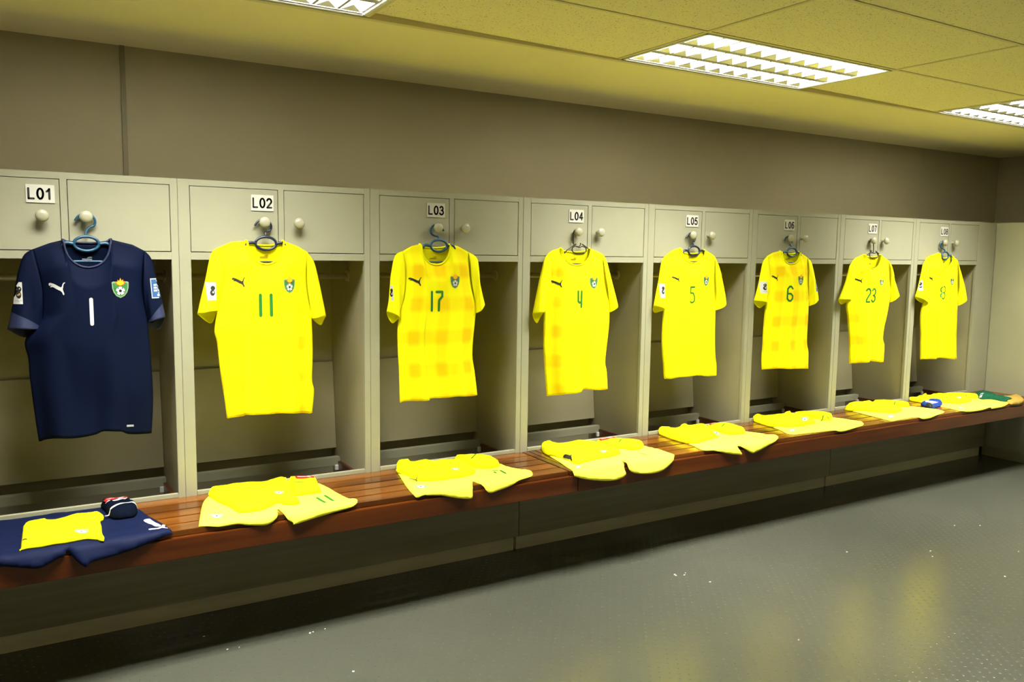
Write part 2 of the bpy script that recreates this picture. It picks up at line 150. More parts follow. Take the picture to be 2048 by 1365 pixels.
M = {}
M['locker'] = mottled('cream_laminate', (0.305, 0.305, 0.216), (0.332, 0.330, 0.236), 3.0, rough=0.42)
M['locker_in'] = mottled('cream_laminate_inside', (0.31, 0.285, 0.18), (0.345, 0.315, 0.20), 3.0, rough=0.5)
M['knob'] = mat('ivory_knob', (0.34, 0.33, 0.235), 0.22)
M['plate'] = mat('white_plate', (0.62, 0.62, 0.56), 0.4)
M['ink'] = mat('black_ink', (0.012, 0.012, 0.012), 0.5)
M['wall'] = mottled('grey_brown_wall_paint', (0.375, 0.335, 0.225), (0.400, 0.356, 0.240), 2.0, rough=0.7, bump=0.05)
M['wall2'] = mat('pale_wall_paint', (0.62, 0.58, 0.45), 0.7)
M['plaster'] = mottled('ceiling_plaster', (0.90, 0.82, 0.52), (0.92, 0.84, 0.55), 1.3, rough=0.8)
M['tbar'] = mat('ceiling_grid_bar', (0.74, 0.66, 0.41), 0.5)
M['chrome'] = mat('fixture_aluminium', (0.80, 0.80, 0.78), 0.30, metal=0.6)
M['fix_white'] = mat('fixture_white', (0.88, 0.88, 0.86), 0.35)
M['shadow_gap'] = mat('dark_gap', (0.02, 0.017, 0.01), 0.8)
M['steel'] = mat('rail_steel', (0.62, 0.56, 0.42), 0.3, metal=0.6)
M['white_plastic'] = mat('white_plastic', (0.8, 0.8, 0.76), 0.35)
M['hanger_blue'] = mat('hanger_petrol_plastic', (0.014, 0.065, 0.125), 0.28)
M['hanger_navy'] = mat('hanger_navy_plastic', (0.010, 0.016, 0.045), 0.3)
M['hanger_black'] = mat('hanger_black_plastic', (0.010, 0.009, 0.008), 0.35)
M['green'] = mat('print_green', (0.008, 0.15, 0.012), 0.55)
M['crest_green'] = mat('crest_green', (0.018, 0.15, 0.03), 0.6)
M['crest_rim'] = mat('crest_rim', (0.20, 0.29, 0.17), 0.6)
M['white_print'] = mat('print_white', (0.55, 0.56, 0.55), 0.6)
M['black_print'] = mat('print_black', (0.012, 0.012, 0.012), 0.5)
M['brown_print'] = mat('print_gold', (0.42, 0.28, 0.06), 0.5)
M['flame'] = mat('print_flame_yellow', (0.80, 0.42, 0.005), 0.5)
M['flame_red'] = mat('print_flame_red', (0.70, 0.07, 0.01), 0.5)
M['patch_blue'] = mat('patch_blue', (0.018, 0.085, 0.26), 0.5)
M['red_card'] = mat('red_card', (0.42, 0.008, 0.010), 0.4)
M['navy_trim'] = mat('navy_trim', (0.006, 0.012, 0.055), 0.7)
M['neck_print'] = mat('print_olive', (0.30, 0.22, 0.02), 0.6)
M['grey_print'] = mat('print_grey', (0.35, 0.37, 0.40), 0.6)

def fabric(name, c1, checks=0.0, c2=None, sheen=0.0, rough=0.85, spec=0.15):
    """knitted cloth: fine weave bump; optional woven check tied to the garment's own UVs"""
    m = mat(name, c1, rough, sheen=sheen, spec=spec)
    b = m.node_tree.nodes['Principled BSDF']
    tc = nd(m, 'ShaderNodeTexCoord')
    n = nd(m, 'ShaderNodeTexNoise')
    n.inputs['Scale'].default_value = 60
    lk(m, tc.outputs['Object'], n.inputs['Vector'])
    bp = nd(m, 'ShaderNodeBump')
    bp.inputs['Strength'].default_value = 0.12
    bp.inputs['Distance'].default_value = 0.001
    lk(m, n.outputs[0], bp.inputs['Height'])
    lk(m, bp.outputs[0], b.inputs['Normal'])
    if checks:
        sp = nd(m, 'ShaderNodeSeparateXYZ')
        lk(m, tc.outputs['UV'], sp.inputs[0])
        def band(src, period, off, width):
            a = math_n(m, 'ADD', src, off)
            a = math_n(m, 'DIVIDE', a, period)
            a = math_n(m, 'FRACT', a)
            a = math_n(m, 'SUBTRACT', a, 0.5)
            a = math_n(m, 'ABSOLUTE', a)
            mr = nd(m, 'ShaderNodeMapRange')
            mr.inputs['From Min'].default_value = width * 0.7
            mr.inputs['From Max'].default_value = width * 1.5
            mr.inputs['To Min'].default_value = 1.0
            mr.inputs['To Max'].default_value = 0.0
            lk(m, a, mr.inputs['Value'])
            return mr.outputs[0]
        hb = band(sp.outputs[1], 0.205, 0.055, 0.19)
        vb = band(sp.outputs[0], 0.365, 0.02, 0.15)
        s = math_n(m, 'ADD', math_n(m, 'MULTIPLY', hb, 0.48), math_n(m, 'MULTIPLY', vb, 0.40))
        s = math_n(m, 'ADD', s, math_n(m, 'MULTIPLY', math_n(m, 'MULTIPLY', hb, vb), 0.30))
        low = nd(m, 'ShaderNodeTexNoise')
        low.inputs['Scale'].default_value = 7
        lk(m, tc.outputs['Object'], low.inputs['Vector'])
        s = math_n(m, 'MULTIPLY', s, math_n(m, 'ADD', math_n(m, 'MULTIPLY', low.outputs[0], 1.0 * checks), 0.5 * checks))
        mx = nd(m, 'ShaderNodeMix', data_type='RGBA')
        mx.inputs['A'].default_value = (*c1, 1)
        mx.inputs['B'].default_value = (*c2, 1)
        lk(m, s, mx.inputs['Factor'])
        lk(m, mx.outputs['Result'], b.inputs['Base Color'])
    return m

YEL = (0.93, 0.90, 0.002)
M['yellow'] = fabric('yellow_jersey_knit', YEL)
M['yellow_check'] = fabric('yellow_checked_knit', YEL, 0.85, (0.84, 0.58, 0.0))
M['yellow_check_soft'] = fabric('yellow_checked_knit_soft', YEL, 0.85, (0.84, 0.58, 0.0))
M['yellow_shorts'] = fabric('yellow_shorts_cloth', (0.93, 0.91, 0.07))
M['navy'] = fabric('navy_jersey_knit', (0.0016, 0.0042, 0.0185), rough=0.7, spec=0.06)
M['navy_shorts'] = fabric('navy_shorts_cloth', (0.0038, 0.0075, 0.034), rough=0.65, spec=0.08)
M['navy_sock'] = fabric('navy_sock_knit', (0.0015, 0.0035, 0.012), rough=0.85, spec=0.05)
M['dusty_yellow'] = fabric('dull_yellow_mesh', (0.36, 0.235, 0.045))
M['pennant_green'] = fabric('green_cloth', (0.004, 0.065, 0.032))
M['band_blue'] = fabric('blue_elastic', (0.010, 0.035, 0.22))

def wood(name, c1, c2, rough):
    m = mat(name, c1, rough, coat=0.22)
    b = m.node_tree.nodes['Principled BSDF']
    tc = nd(m, 'ShaderNodeTexCoord')
    oi = nd(m, 'ShaderNodeObjectInfo')
    ad = nd(m, 'ShaderNodeVectorMath', operation='ADD')
    sc = nd(m, 'ShaderNodeVectorMath', operation='SCALE')
    cb = nd(m, 'ShaderNodeCombineXYZ')
    for i in range(3):
        lk(m, oi.outputs['Random'], cb.inputs[i])
    lk(m, cb.outputs[0], sc.inputs[0]); sc.inputs['Scale'].default_value = 37.0
    lk(m, tc.outputs['Object'], ad.inputs[0]); lk(m, sc.outputs[0], ad.inputs[1])
    mp = nd(m, 'ShaderNodeMapping'); mp.inputs['Scale'].default_value = (0.55, 9, 9)
    lk(m, ad.outputs[0], mp.inputs[0])
    n = nd(m, 'ShaderNodeTexNoise'); n.inputs['Scale'].default_value = 2.2; n.inputs['Detail'].default_value = 7
    n.inputs['Distortion'].default_value = 0.6
    lk(m, mp.outputs[0], n.inputs['Vector'])
    mp2 = nd(m, 'ShaderNodeMapping'); mp2.inputs['Scale'].default_value = (2, 3, 3)
    lk(m, ad.outputs[0], mp2.inputs[0])
    n2 = nd(m, 'ShaderNodeTexNoise'); n2.inputs['Scale'].default_value = 1.3; n2.inputs['Detail'].default_value = 2
    lk(m, mp2.outputs[0], n2.inputs['Vector'])
    f = math_n(m, 'ADD', math_n(m, 'MULTIPLY', n.outputs[0], 0.55), math_n(m, 'MULTIPLY', n2.outputs[0], 0.30))
    f = math_n(m, 'ADD', f, math_n(m, 'MULTIPLY', oi.outputs['Random'], 0.22))
    r = nd(m, 'ShaderNodeValToRGB')
    r.color_ramp.elements[0].position = 0.34; r.color_ramp.elements[0].color = (*c1, 1)
    r.color_ramp.elements[1].position = 0.72; r.color_ramp.elements[1].color = (*c2, 1)
    lk(m, f, r.inputs[0]); lk(m, r.outputs[0], b.inputs['Base Color'])
    return m
M['slat'] = wood('varnished_hardwood_slat', (0.035, 0.007, 0.0015), (0.215, 0.072, 0.008), 0.22)
M['rail_wood'] = wood('varnished_hardwood_rail', (0.055, 0.009, 0.001), (0.155, 0.040, 0.004), 0.28)

M['dark_wood'] = wood('dark_varnished_wood', (0.05, 0.010, 0.002), (0.11, 0.028, 0.005), 0.4)

# studded rubber floor: rows of small studs on a diagonal lattice
def floor_mat():
    m = mat('studded_rubber_floor', (0.15, 0.16, 0.13), 0.3, spec=0.5)
    b = m.node_tree.nodes['Principled BSDF']
    tc = nd(m, 'ShaderNodeTexCoord')
    mp = nd(m, 'ShaderNodeMapping')
    mp.inputs['Rotation'].default_value = (0, 0, math.radians(38))
    mp.inputs['Scale'].default_value = (1 / 0.0365,) * 3
    lk(m, tc.outputs['Object'], mp.inputs[0])
    fr = nd(m, 'ShaderNodeVectorMath', operation='FRACTION'); lk(m, mp.outputs[0], fr.inputs[0])
    sb = nd(m, 'ShaderNodeVectorMath', operation='SUBTRACT'); lk(m, fr.outputs[0], sb.inputs[0])
    sb.inputs[1].default_value = (0.5, 0.5, 0.5)
    sp = nd(m, 'ShaderNodeSeparateXYZ'); lk(m, sb.outputs[0], sp.inputs[0])
    d2 = math_n(m, 'ADD', math_n(m, 'POWER', sp.outputs[0], 2.0), math_n(m, 'POWER', sp.outputs[1], 2.0))
    d = math_n(m, 'SQRT', d2)
    mr = nd(m, 'ShaderNodeMapRange', interpolation_type='SMOOTHSTEP')
    mr.inputs['From Min'].default_value = 0.05; mr.inputs['From Max'].default_value = 0.18
    mr.inputs['To Min'].default_value = 1.0; mr.inputs['To Max'].default_value = 0.0
    lk(m, d, mr.inputs['Value'])
    bp = nd(m, 'ShaderNodeBump'); bp.inputs['Strength'].default_value = 1.0; bp.inputs['Distance'].default_value = 0.0006
    lk(m, mr.outputs[0], bp.inputs['Height']); lk(m, bp.outputs[0], b.inputs['Normal'])
    n = nd(m, 'ShaderNodeTexNoise'); n.inputs['Scale'].default_value = 0.9; n.inputs['Detail'].default_value = 6
    lk(m, tc.outputs['Object'], n.inputs['Vector'])
    r = nd(m, 'ShaderNodeValToRGB')
    r.color_ramp.elements[0].position = 0.3; r.color_ramp.elements[0].color = (0.060, 0.064, 0.049, 1)
    r.color_ramp.elements[1].position = 0.7; r.color_ramp.elements[1].color = (0.072, 0.075, 0.058, 1)
    lk(m, n.outputs[0], r.inputs[0]); lk(m, r.outputs[0], b.inputs['Base Color'])
    rr = nd(m, 'ShaderNodeMapRange'); rr.inputs['To Min'].default_value = 0.18; rr.inputs['To Max'].default_value = 0.27
    lk(m, n.outputs[0], rr.inputs['Value']); lk(m, rr.outputs[0], b.inputs['Roughness'])
    return m
M['floor'] = floor_mat()

def tile_mat():
    m = mat('perforated_ceiling_tile', (0.80, 0.72, 0.46), 0.85)
    b = m.node_tree.nodes['Principled BSDF']
    tc = nd(m, 'ShaderNodeTexCoord')
    v = nd(m, 'ShaderNodeTexVoronoi'); v.inputs['Scale'].default_value = 105
    lk(m, tc.outputs['Object'], v.inputs['Vector'])
    n = nd(m, 'ShaderNodeTexNoise'); n.inputs['Scale'].default_value = 70; n.inputs['Detail'].default_value = 3
    lk(m, tc.outputs['Object'], n.inputs['Vector'])
    r = nd(m, 'ShaderNodeValToRGB')
    r.color_ramp.elements[0].position = 0.10; r.color_ramp.elements[0].color = (0.36, 0.28, 0.12, 1)
    r.color_ramp.elements[1].position = 0.30; r.color_ramp.elements[1].color = (0.93, 0.85, 0.53, 1)
    s = math_n(m, 'ADD', v.outputs['Distance'], math_n(m, 'MULTIPLY', math_n(m, 'SUBTRACT', n.outputs[0], 0.45), 0.9))
    lk(m, s, r.inputs[0]); lk(m, r.outputs[0], b.inputs['Base Color'])
    return m
M['tile'] = tile_mat()

# ------------------------------------------------------------------ object helpers
def tag(o, label=None, cat=None, group=None, kind=None):
    if label: o['label'] = label
    if cat: o['category'] = cat
    if group: o['group'] = group
    if kind: o['kind'] = kind
    return o

def thing(name, label, cat, loc=(0, 0, 0), group=None):
    o = bpy.data.objects.new(name, None)
    o.empty_display_size = 0.1
    COL.objects.link(o)
    o.location = loc
    tag(o, label, cat, group)
    return o

def world_loc(p):
    v = Vector((0, 0, 0))
    while p is not None:
        v = v + p.location
        p = p.parent
    return v

def finish(name, bm, mats, parent=None, smooth=False, loc=None):
    """bm is in world coordinates; loc = where the object's origin goes"""
    me = bpy.data.meshes.new(name)
    if loc is None:
        loc = world_loc(parent) if parent is not None else Vector((0, 0, 0))
    loc = Vector(loc)
    bmesh.ops.translate(bm, verts=bm.verts, vec=-loc)
    bm.to_mesh(me); bm.free()
    if not isinstance(mats, (list, tuple)):
        mats = [mats]
    for m in mats:
        me.materials.append(m)
    if smooth:
        for p in me.polygons:
            p.use_smooth = True
    o = bpy.data.objects.new(name, me)
    COL.objects.link(o)
    if parent is not None:
        o.parent = parent
        o.location = loc - world_loc(parent)
    else:
        o.location = loc
    return o

def box(bm, x0, x1, y0, y1, z0, z1, bevel=0.0, mi=0):
    vs = [bm.verts.new((x, y, z)) for x in (x0, x1) for y in (y0, y1) for z in (z0, z1)]
    idx = [(0, 1, 3, 2), (4, 6, 7, 5), (0, 4, 5, 1), (2, 3, 7, 6), (0, 2, 6, 4), (1, 5, 7, 3)]
    fs = [bm.faces.new([vs[i] for i in f]) for f in idx]
    for f in fs:
        f.material_index = mi
    if bevel:
        es = list({e for f in fs for e in f.edges})
        r = bmesh.ops.bevel(bm, geom=es, offset=bevel, segments=2, affect='EDGES', clamp_overlap=True)
        for f in r['faces']:
            f.material_index = mi
    return fs

def prism(bm, prof, axis, a0, a1, mi=0):
    """extrude a closed 2D profile along an axis (0: (y,z) along x, 1: (x,z) along y)"""
    def P(p, a):
        return (a, p[0], p[1]) if axis == 0 else (p[0], a, p[1])
    A = [bm.verts.new(P(p, a0)) for p in prof]
    B = [bm.verts.new(P(p, a1)) for p in prof]
    n = len(prof)
    fs = [bm.faces.new(A), bm.faces.new(B[::-1])]
    for i in range(n):
        fs.append(bm.faces.new((A[i], B[i], B[(i + 1) % n], A[(i + 1) % n])))
    for f in fs:
        f.material_index = mi
    return fs

def smooth_path(pts, n=8, closed=False):
    P = [Vector(p) for p in pts]
    out = []
    m = len(P)
    for i in range(m if closed else m - 1):
        p0 = P[(i - 1) % m] if closed or i > 0 else P[0]
        p1 = P[i]; p2 = P[(i + 1) % m]
        p3 = P[(i + 2) % m] if closed or i + 2 < m else P[-1]
        for k in range(n):
            t = k / n
            out.append(0.5 * ((2 * p1) + (p2 - p0) * t + (2 * p0 - 5 * p1 + 4 * p2 - p3) * t * t + (3 * p1 - p0 - 3 * p2 + p3) * t ** 3))
    if not closed:
        out.append(P[-1])
    return out

def tube(bm, pts, r, seg=10, closed=False, flat=1.0, mi=0):
    P = [Vector(p) for p in pts]
    n = len(P)
    rings = []
    for i, p in enumerate(P):
        a = P[(i - 1) % n] if closed or i > 0 else P[0]
        b = P[(i + 1) % n] if closed or i < n - 1 else P[-1]
        t = (b - a).normalized()
        ref = Vector((0, 1, 0)) if abs(t.y) < 0.9 else Vector((1, 0, 0))
        u = t.cross(ref).normalized(); v = t.cross(u)
        rr = r[i] if isinstance(r, (list, tuple)) else r
        rings.append([bm.verts.new(p + u * math.cos(2 * PI * k / seg) * rr + v * math.sin(2 * PI * k / seg) * rr * flat) for k in range(seg)])
    for i in range(n if closed else n - 1):
        A = rings[i]; B = rings[(i + 1) % n]
        for k in range(seg):
            bm.faces.new((A[k], A[(k + 1) % seg], B[(k + 1) % seg], B[k])).material_index = mi
    if not closed:
        bm.faces.new(rings[0][::-1]).material_index = mi
        bm.faces.new(rings[-1]).material_index = mi

def lathe_y(bm, prof, cx, cz, seg=24):
    """prof: list of (radius, y)"""
    rings = []
    for (r, y) in prof:
        if r < 1e-6:
            rings.append([bm.verts.new((cx, y, cz))])
        else:
            rings.append([bm.verts.new((cx + r * math.cos(2 * PI * k / seg), y, cz + r * math.sin(2 * PI * k / seg))) for k in range(seg)])
    for A, B in zip(rings[:-1], rings[1:]):
        for k in range(seg):
            k2 = (k + 1) % seg
            if len(A) == 1 and len(B) > 1: bm.faces.new((A[0], B[k2], B[k]))
            elif len(B) == 1 and len(A) > 1: bm.faces.new((A[k], A[k2], B[0]))
            elif len(A) > 1: bm.faces.new((A[k], A[k2], B[k2], B[k]))

def structure(name, bm, m, loc=None, smooth=False):
    o = finish(name, bm, m, None, smooth, loc)
    o['kind'] = 'structure'
    return o

# ================================================================== THE SETTING
bm = bmesh.new(); box(bm, XL - .1, XR + .1, YN - .1, WALL_Y + .1, -0.1, 0.0)
structure('floor', bm, M['floor'])
bm = bmesh.new(); box(bm, XL - .1, XR + .1, WALL_Y, WALL_Y + .12, 0, ZC + .14)
structure('wall_back', bm, M['wall'])
bm = bmesh.new(); box(bm, XR, XR + .12, YN, WALL_Y, 0, ZC + .14)
structure('wall_right', bm, M['wall'])
bm = bmesh.new(); box(bm, XL - .12, XL, YN, WALL_Y, 0, ZC + .14)
structure('wall_left', bm, M['wall2'])
bm = bmesh.new(); box(bm, XL - .1, XR + .1, YN - .12, YN, 0, ZC + .14)
structure('wall_front', bm, M['wall2'])
# stub of wall left of the first locker
bm = bmesh.new(); box(bm, XL, -0.2225, 0.022, WALL_Y, 0, ZC)
structure('wall_stub', bm, M['wall2'])
# cover strip over a joint in the back wall
bm = bmesh.new(); box(bm, .462, .482, WALL_Y - .008, WALL_Y, ZT - .3, ZC, .001)
structure('trim_1', bm, mat('joint_strip_paint', (0.22, 0.195, 0.125), 0.7))

# ceiling: plaster strip along the wall and a grid of tiles
bm = bmesh.new()
box(bm, XL, XR, YG, WALL_Y, ZC, ZC + .1)
structure('ceiling', bm, M['plaster'])
rng = random.Random(4)
bm = bmesh.new()
ci0, ci1 = math.floor(XL / TX), math.ceil(XR / TX)
ri1 = math.ceil((YG - YN) / TD)
for ci in range(ci0, ci1):
    for ri in range(0, ri1):
        if (ci, ri) in BAYS:
            continue
        a, b_ = max(ci * TX, XL) + .009, min((ci + 1) * TX, XR) - .009
        c, d = max(YG - (ri + 1) * TD, YN) + .009, YG - ri * TD - .009
        fs = box(bm, a, b_, c, d, ZC + .002, ZC + .018)
        if ri == 0 and ci in (1, 3):                 # two tiles sit a little askew
            for v in {v for f in fs for v in f.verts}:
                if v.co.y > d - .02:
                    v.co.z += .016 * max(0, 1 - (v.co.x - a) / .9)
structure('ceiling_tile', bm, M['tile'])
bm = bmesh.new()
for ci in range(ci0, ci1 + 1):
    x = ci * TX
    if XL < x < XR: box(bm, x - .008, x + .008, YN, YG, ZC - .001, ZC + .022)
for ri in range(1, ri1 + 1):
    y = YG - ri * TD
    if y > YN: box(bm, XL, XR, y - .008, y + .008, ZC - .0012, ZC + .021)
box(bm, XL, XR, YG - .011, YG + .016, ZC - .006, ZC + .022)
structure('ceiling_trim', bm, M['tbar'])
bm = bmesh.new(); box(bm, XL - .1, XR + .1, YN - .1, YG, ZC + .13, ZC + .2)
structure('ceiling_slab', bm, M['shadow_gap'])

# ================================================================== CEILING LIGHTS
FIX_LABEL = {
    (0, 0): 'recessed louvre ceiling light partly cut off by the top edge, above lockers L01 and L02',
    (2, 0): 'recessed louvre ceiling light seen whole, above lockers L04 and L05',
    (4, 0): 'recessed louvre ceiling light cut off by the right edge, nearest the far corner',
    (-2, 5): 'added louvre fill light, unseen, behind the viewer at the left',
    (1, 5): 'added louvre fill light, unseen, directly behind the viewer',
    (4, 5): 'added louvre fill light, unseen, behind the viewer at the right'}
for bay in BAYS:
    x0, y1 = bay[0] * TX + .012, YG - bay[1] * TD - .012
    x1, y0 = x0 + TX - .024, y1 - TD + .024
    if bay[1] == 0: y1 -= .006
    t = thing('ceiling_light', FIX_LABEL[bay], 'ceiling light', ((x0 + x1) / 2, (y0 + y1) / 2, ZC), 'recessed louvre lights in the ceiling grid')
    bm = bmesh.new()                                   # housing: sides and top
    box(bm, x0, x1, y0, y0 + .004, ZC - .002, ZC + .085)
    box(bm, x0, x1, y1 - .004, y1, ZC - .002, ZC + .085)
    box(bm, x0, x0 + .004, y0, y1, ZC - .002, ZC + .085)
    box(bm, x1 - .004, x1, y0, y1, ZC - .002, ZC + .085)
    box(bm, x0, x1, y0, y1, ZC + .085, ZC + .09)
    finish('housing', bm, M['fix_white'], t)
    bm = bmesh.new()                                   # bright rim
    for a, b_, c, d in ((x0 - .002, x1 + .002, y0 - .002, y0 + .012), (x0 - .002, x1 + .002, y1 - .012, y1 + .002),
                        (x0 - .002, x0 + .012, y0, y1), (x1 - .012, x1 + .002, y0, y1)):
        box(bm, a, b_, c, d, ZC - .004, ZC - .001, .001)
    finish('frame', bm, M['fix_white'], t)
    yi0, yi1 = y0 + .012, y1 - .012
    ch = (yi1 - yi0) / 3
    for k in range(4):                                 # reflector ridges between the lamps
        yc = yi0 + k * ch
        wb = .017 if k in (1, 2) else .011
        bm = bmesh.new()
        prism(bm, [(yc - wb, ZC + .001), (yc + wb, ZC + .001), (yc + .006, ZC + .042), (yc - .006, ZC + .042)], 0, x0 + .012, x1 - .012)
        finish('reflector', bm, M['chrome'], t)
    nb = 12
    for k in range(3):                                 # cross blades with saw-tooth side reflectors
        bm = bmesh.new(); prev = None
        ya, yb = yi0 + k * ch + .012, yi0 + (k + 1) * ch - .016
        for j in range(nb + 1):
            xc = x0 + .02 + (x1 - x0 - .04) * j / nb
            prism(bm, [(xc - .006, ZC + .001), (xc + .006, ZC + .001), (xc + .0015, ZC + .042), (xc - .0015, ZC + .042)], 1, ya, yb)
            bm.verts.ensure_lookup_table()
            vs = list(bm.verts)[-8:]
            lo = sorted([v for v in vs if v.co.z < ZC + .01 and v.co.y > yb - .001], key=lambda v: v.co.x)
            if prev is not None:
                a, b_ = prev, lo[0]
                ap_ = bm.verts.new(((a.co.x + b_.co.x) / 2, yb - .038, ZC + .0145))
                bm.faces.new((a, b_, ap_))
            prev = lo[1]
        finish('louvre', bm, M['chrome'], t)

# ================================================================== LOCKERS
def capsule(a, b_, wd, n=6):
    a, b_ = Vector(a), Vector(b_)
    d = b_ - a
    ang = math.atan2(d.y, d.x) if d.length > 1e-9 else 0
    out = []
    for k in range(n + 1):
        t = ang - PI / 2 + PI * k / n
        out.append(b_ + Vector((math.cos(t), math.sin(t))) * wd / 2)
    for k in range(n + 1):
        t = ang + PI / 2 + PI * k / n
        out.append(a + Vector((math.cos(t), math.sin(t))) * wd / 2)
    return out

def arc(cx, cy, rx, ry, a0, a1, n=12):
    return [(cx + rx * math.cos(math.radians(a0 + (a1 - a0) * i / n)), cy + ry * math.sin(math.radians(a0 + (a1 - a0) * i / n))) for i in range(n + 1)]
GLYPH = {
    'L': [[(0, 1), (0, 0), (.52, 0)]],
    '0': [arc(.29, .5, .29, .5, 0, 360, 24)],
    '1': [[(.06, .74), (.22, .84), (.33, 1), (.33, 0)]],
    '2': [arc(.29, .71, .28, .29, 165, -35) + [(.02, 0), (.58, 0)]],
    '3': [arc(.27, .75, .25, .25, 160, -90) + arc(.27, .25, .30, .27, 90, -160)],
    '4': [[(.45, 0), (.45, 1), (0, .30), (.62, .30)]],
    '5': [[(.54, 1), (.12, 1), (.05, .52)] + arc(.27, .31, .30, .31, 125, -155)],
    '6': [arc(.31, .30, .27, .30, 0, 360, 20), arc(.36, .5, .34, .5, 55, 180)],
    '7': [[(.02, 1), (.57, 1), (.36, .6), (.22, 0)]],
    '8': [arc(.29, .75, .24, .25, 0, 360, 18), arc(.29, .26, .29, .27, 0, 360, 18)]}

def flat_letters(bm, txt, x, z, y, h, mi, stroke=.155, adv=.92, xs=.95):
    tot = sum(.6 for c in txt) + (len(txt) - 1) * (adv - .6)
    cx = -tot / 2
    for c in txt:
        for line in GLYPH[c]:
            for a, b_ in zip(line[:-1], line[1:]):
                P = capsule((x + (cx + a[0]) * h * xs, z + (a[1] - .5) * h), (x + (cx + b_[0]) * h * xs, z + (b_[1] - .5) * h), stroke * h, 4)
                vs = [bm.verts.new((p.x, y, p.y)) for p in P]
                bm.faces.new(vs).material_index = mi
        cx += adv

KNOBS = [(.341, .486), (.337, .484), (.328, .474), (.320, .467), (.308, .455), (.308, .444), (.310, .446), (.314, .456)]
PLATE_X = [.340, .337, .331, .327, .325, .326, .333, .345]
LOCK_GROUP = 'row of cream lockers marked L01 to L08'

def make_locker(k):
    x = X0 + (k - 1) * W + .0006
    x1 = x + W - .0012
    desc = {0: 'navy jersey numbered 1', 1: 'yellow jersey numbered 11', 2: 'yellow jersey numbered 17', 3: 'yellow jersey numbered 4',
            4: 'yellow jersey numbered 5', 5: 'yellow jersey numbered 6', 6: 'yellow jersey numbered 23', 7: 'yellow jersey numbered 8'}[k]
    t = thing('locker', 'tall cream open-front locker marked L0%d with a %s on its knob' % (k + 1, desc), 'locker', (x, .25, ZB), LOCK_GROUP)
    bm = bmesh.new()
    D1 = .49
    box(bm, x, x + .045, 0, .02, ZB - .09, ZT, .0012)                 # left stile
    box(bm, x + .791, x1, 0, .02, ZB - .09, ZT, .0012)                # right stile
    box(bm, x + .404, x + .4275, .0004, .019, 1.532, 1.803)            # stile between the doors
    box(bm, x + .0448, x + .7912, .0003, .0195, 1.802, ZT - .0005)      # top rail
    box(bm, x + .0448, x + .7912, .0003, .0195, ZO, 1.533)             # rail under the doors
    finish('face_frame', bm, M['locker'], t)
    bm = bmesh.new()
    box(bm, x, x + .018, .0202, D1, .02, ZT - .0005)
    box(bm, x1 - .018, x1, .0202, D1, .02, ZT - .0005)
    box(bm, x + .018, x1 - .018, .0202, D1, ZT - .018, ZT - .0005)
    box(bm, x + .018, x1 - .018, .0202, D1, 1.508, 1.526)
    box(bm, x + .018, x1 - .018, D1 - .008, D1, .02, ZT - .02)
    finish('carcass', bm, M['locker_in'], t)
    for j, (a, b_) in enumerate(((.0475, .4015), (.430, .7885))):      # two doors
        bm = bmesh.new(); box(bm, x + a, x + b_, .001, .0185, 1.5355, 1.7995, .0012)
        d = finish('door', bm, M['locker'], t)
        kx = x + KNOBS[k][j]; kz = 1.662
        bm = bmesh.new()
        lathe_y(bm, [(.0, .001), (.011, .001), (.009, -.004), (.0065, -.010), (.0065, -.019), (.011, -.0215), (.019, -.024), (.0228, -.030),
                     (.0232, -.036), (.021, -.041), (.015, -.0452), (.007, -.047), (0, -.0473)], kx, kz)
        finish('knob', bm, M['knob'], d, smooth=True)
        if j == 0:
            px, pz = x + PLATE_X[k] - .0005, 1.7435
            bm = bmesh.new()
            box(bm, px - .047, px + .047, -.003, .001, pz - .0335, pz + .0335, .0006)
            flat_letters(bm, 'L0%d' % (k + 1), px, pz, -.0036, .037, 1, stroke=.20, adv=.90, xs=.86)
            finish('number_plate', bm, [M['plate'], M['ink']], d)
    # clothes rail with flanges
    bm = bmesh.new()
    tube(bm, [(x + .022, .24, 1.427), (x1 - .022, .24, 1.427)], .0145, 16)
    r = finish('hanging_rail', bm, M['steel'], t, smooth=True)
    for sx in (x + .018, x1 - .026):
        bm = bmesh.new(); tube(bm, [(sx, .24, 1.427), (sx + .008, .24, 1.427)], .026, 20); finish('rail_flange', bm, M['steel'], r, smooth=False)
    # sloping lower back panel with its ledge
    bm = bmesh.new()
    prism(bm, [(.478, .985), (.466, .985), (.424, .548), (.436, .548)], 0, x + .02, x1 - .02)
    finish('back_panel', bm, M['locker_in'], t)
    if k == 3:
        bm = bmesh.new()
        yy = .466 - (.985 - .90) * (.042 / .437)
        lathe_y(bm, [(0, yy - .003), (.009, yy - .003), (.011, yy)], x + .176, .90, 16)
        finish('cable_hole_cap', bm, M['ink'], t)
    bm = bmesh.new(); box(bm, x + .02, x1 - .02, .365, .400, .468, .512, .002)
    le = finish('ledge', bm, M['locker'], t)
    bm = bmesh.new(); box(bm, x1 - .05, x1 - .032, .352, .366, .448, .474, .002)
    finish('clip', bm, M['white_plastic'], le)
    bm = bmesh.new(); box(bm, x + .0455, x + .7905, -.002, .018, ZB, ZB + .017, .001)
    finish('threshold', bm, M['locker'], t)
    bm = bmesh.new(); box(bm, x1 - .034, x1 - .0185, .021, .36, .40, .492, .001)
    finish('side_runner', bm, M['dark_wood'], t)
    return t
for k in range(8):
    make_locker(k)

# filler between the last locker and the side cabinet
xf0, xf1 = X0 + 7 * W + .001, XE - .001
bm = bmesh.new(); box(bm, xf0, xf1, .003, .021, ZB, ZT, .001)
f = finish('filler_panel', bm, M['locker'], None, loc=((xf0 + xf1) / 2, .012, ZB))
tag(f, 'narrow blank cream panel between locker L08 and the side cabinet', 'panel')
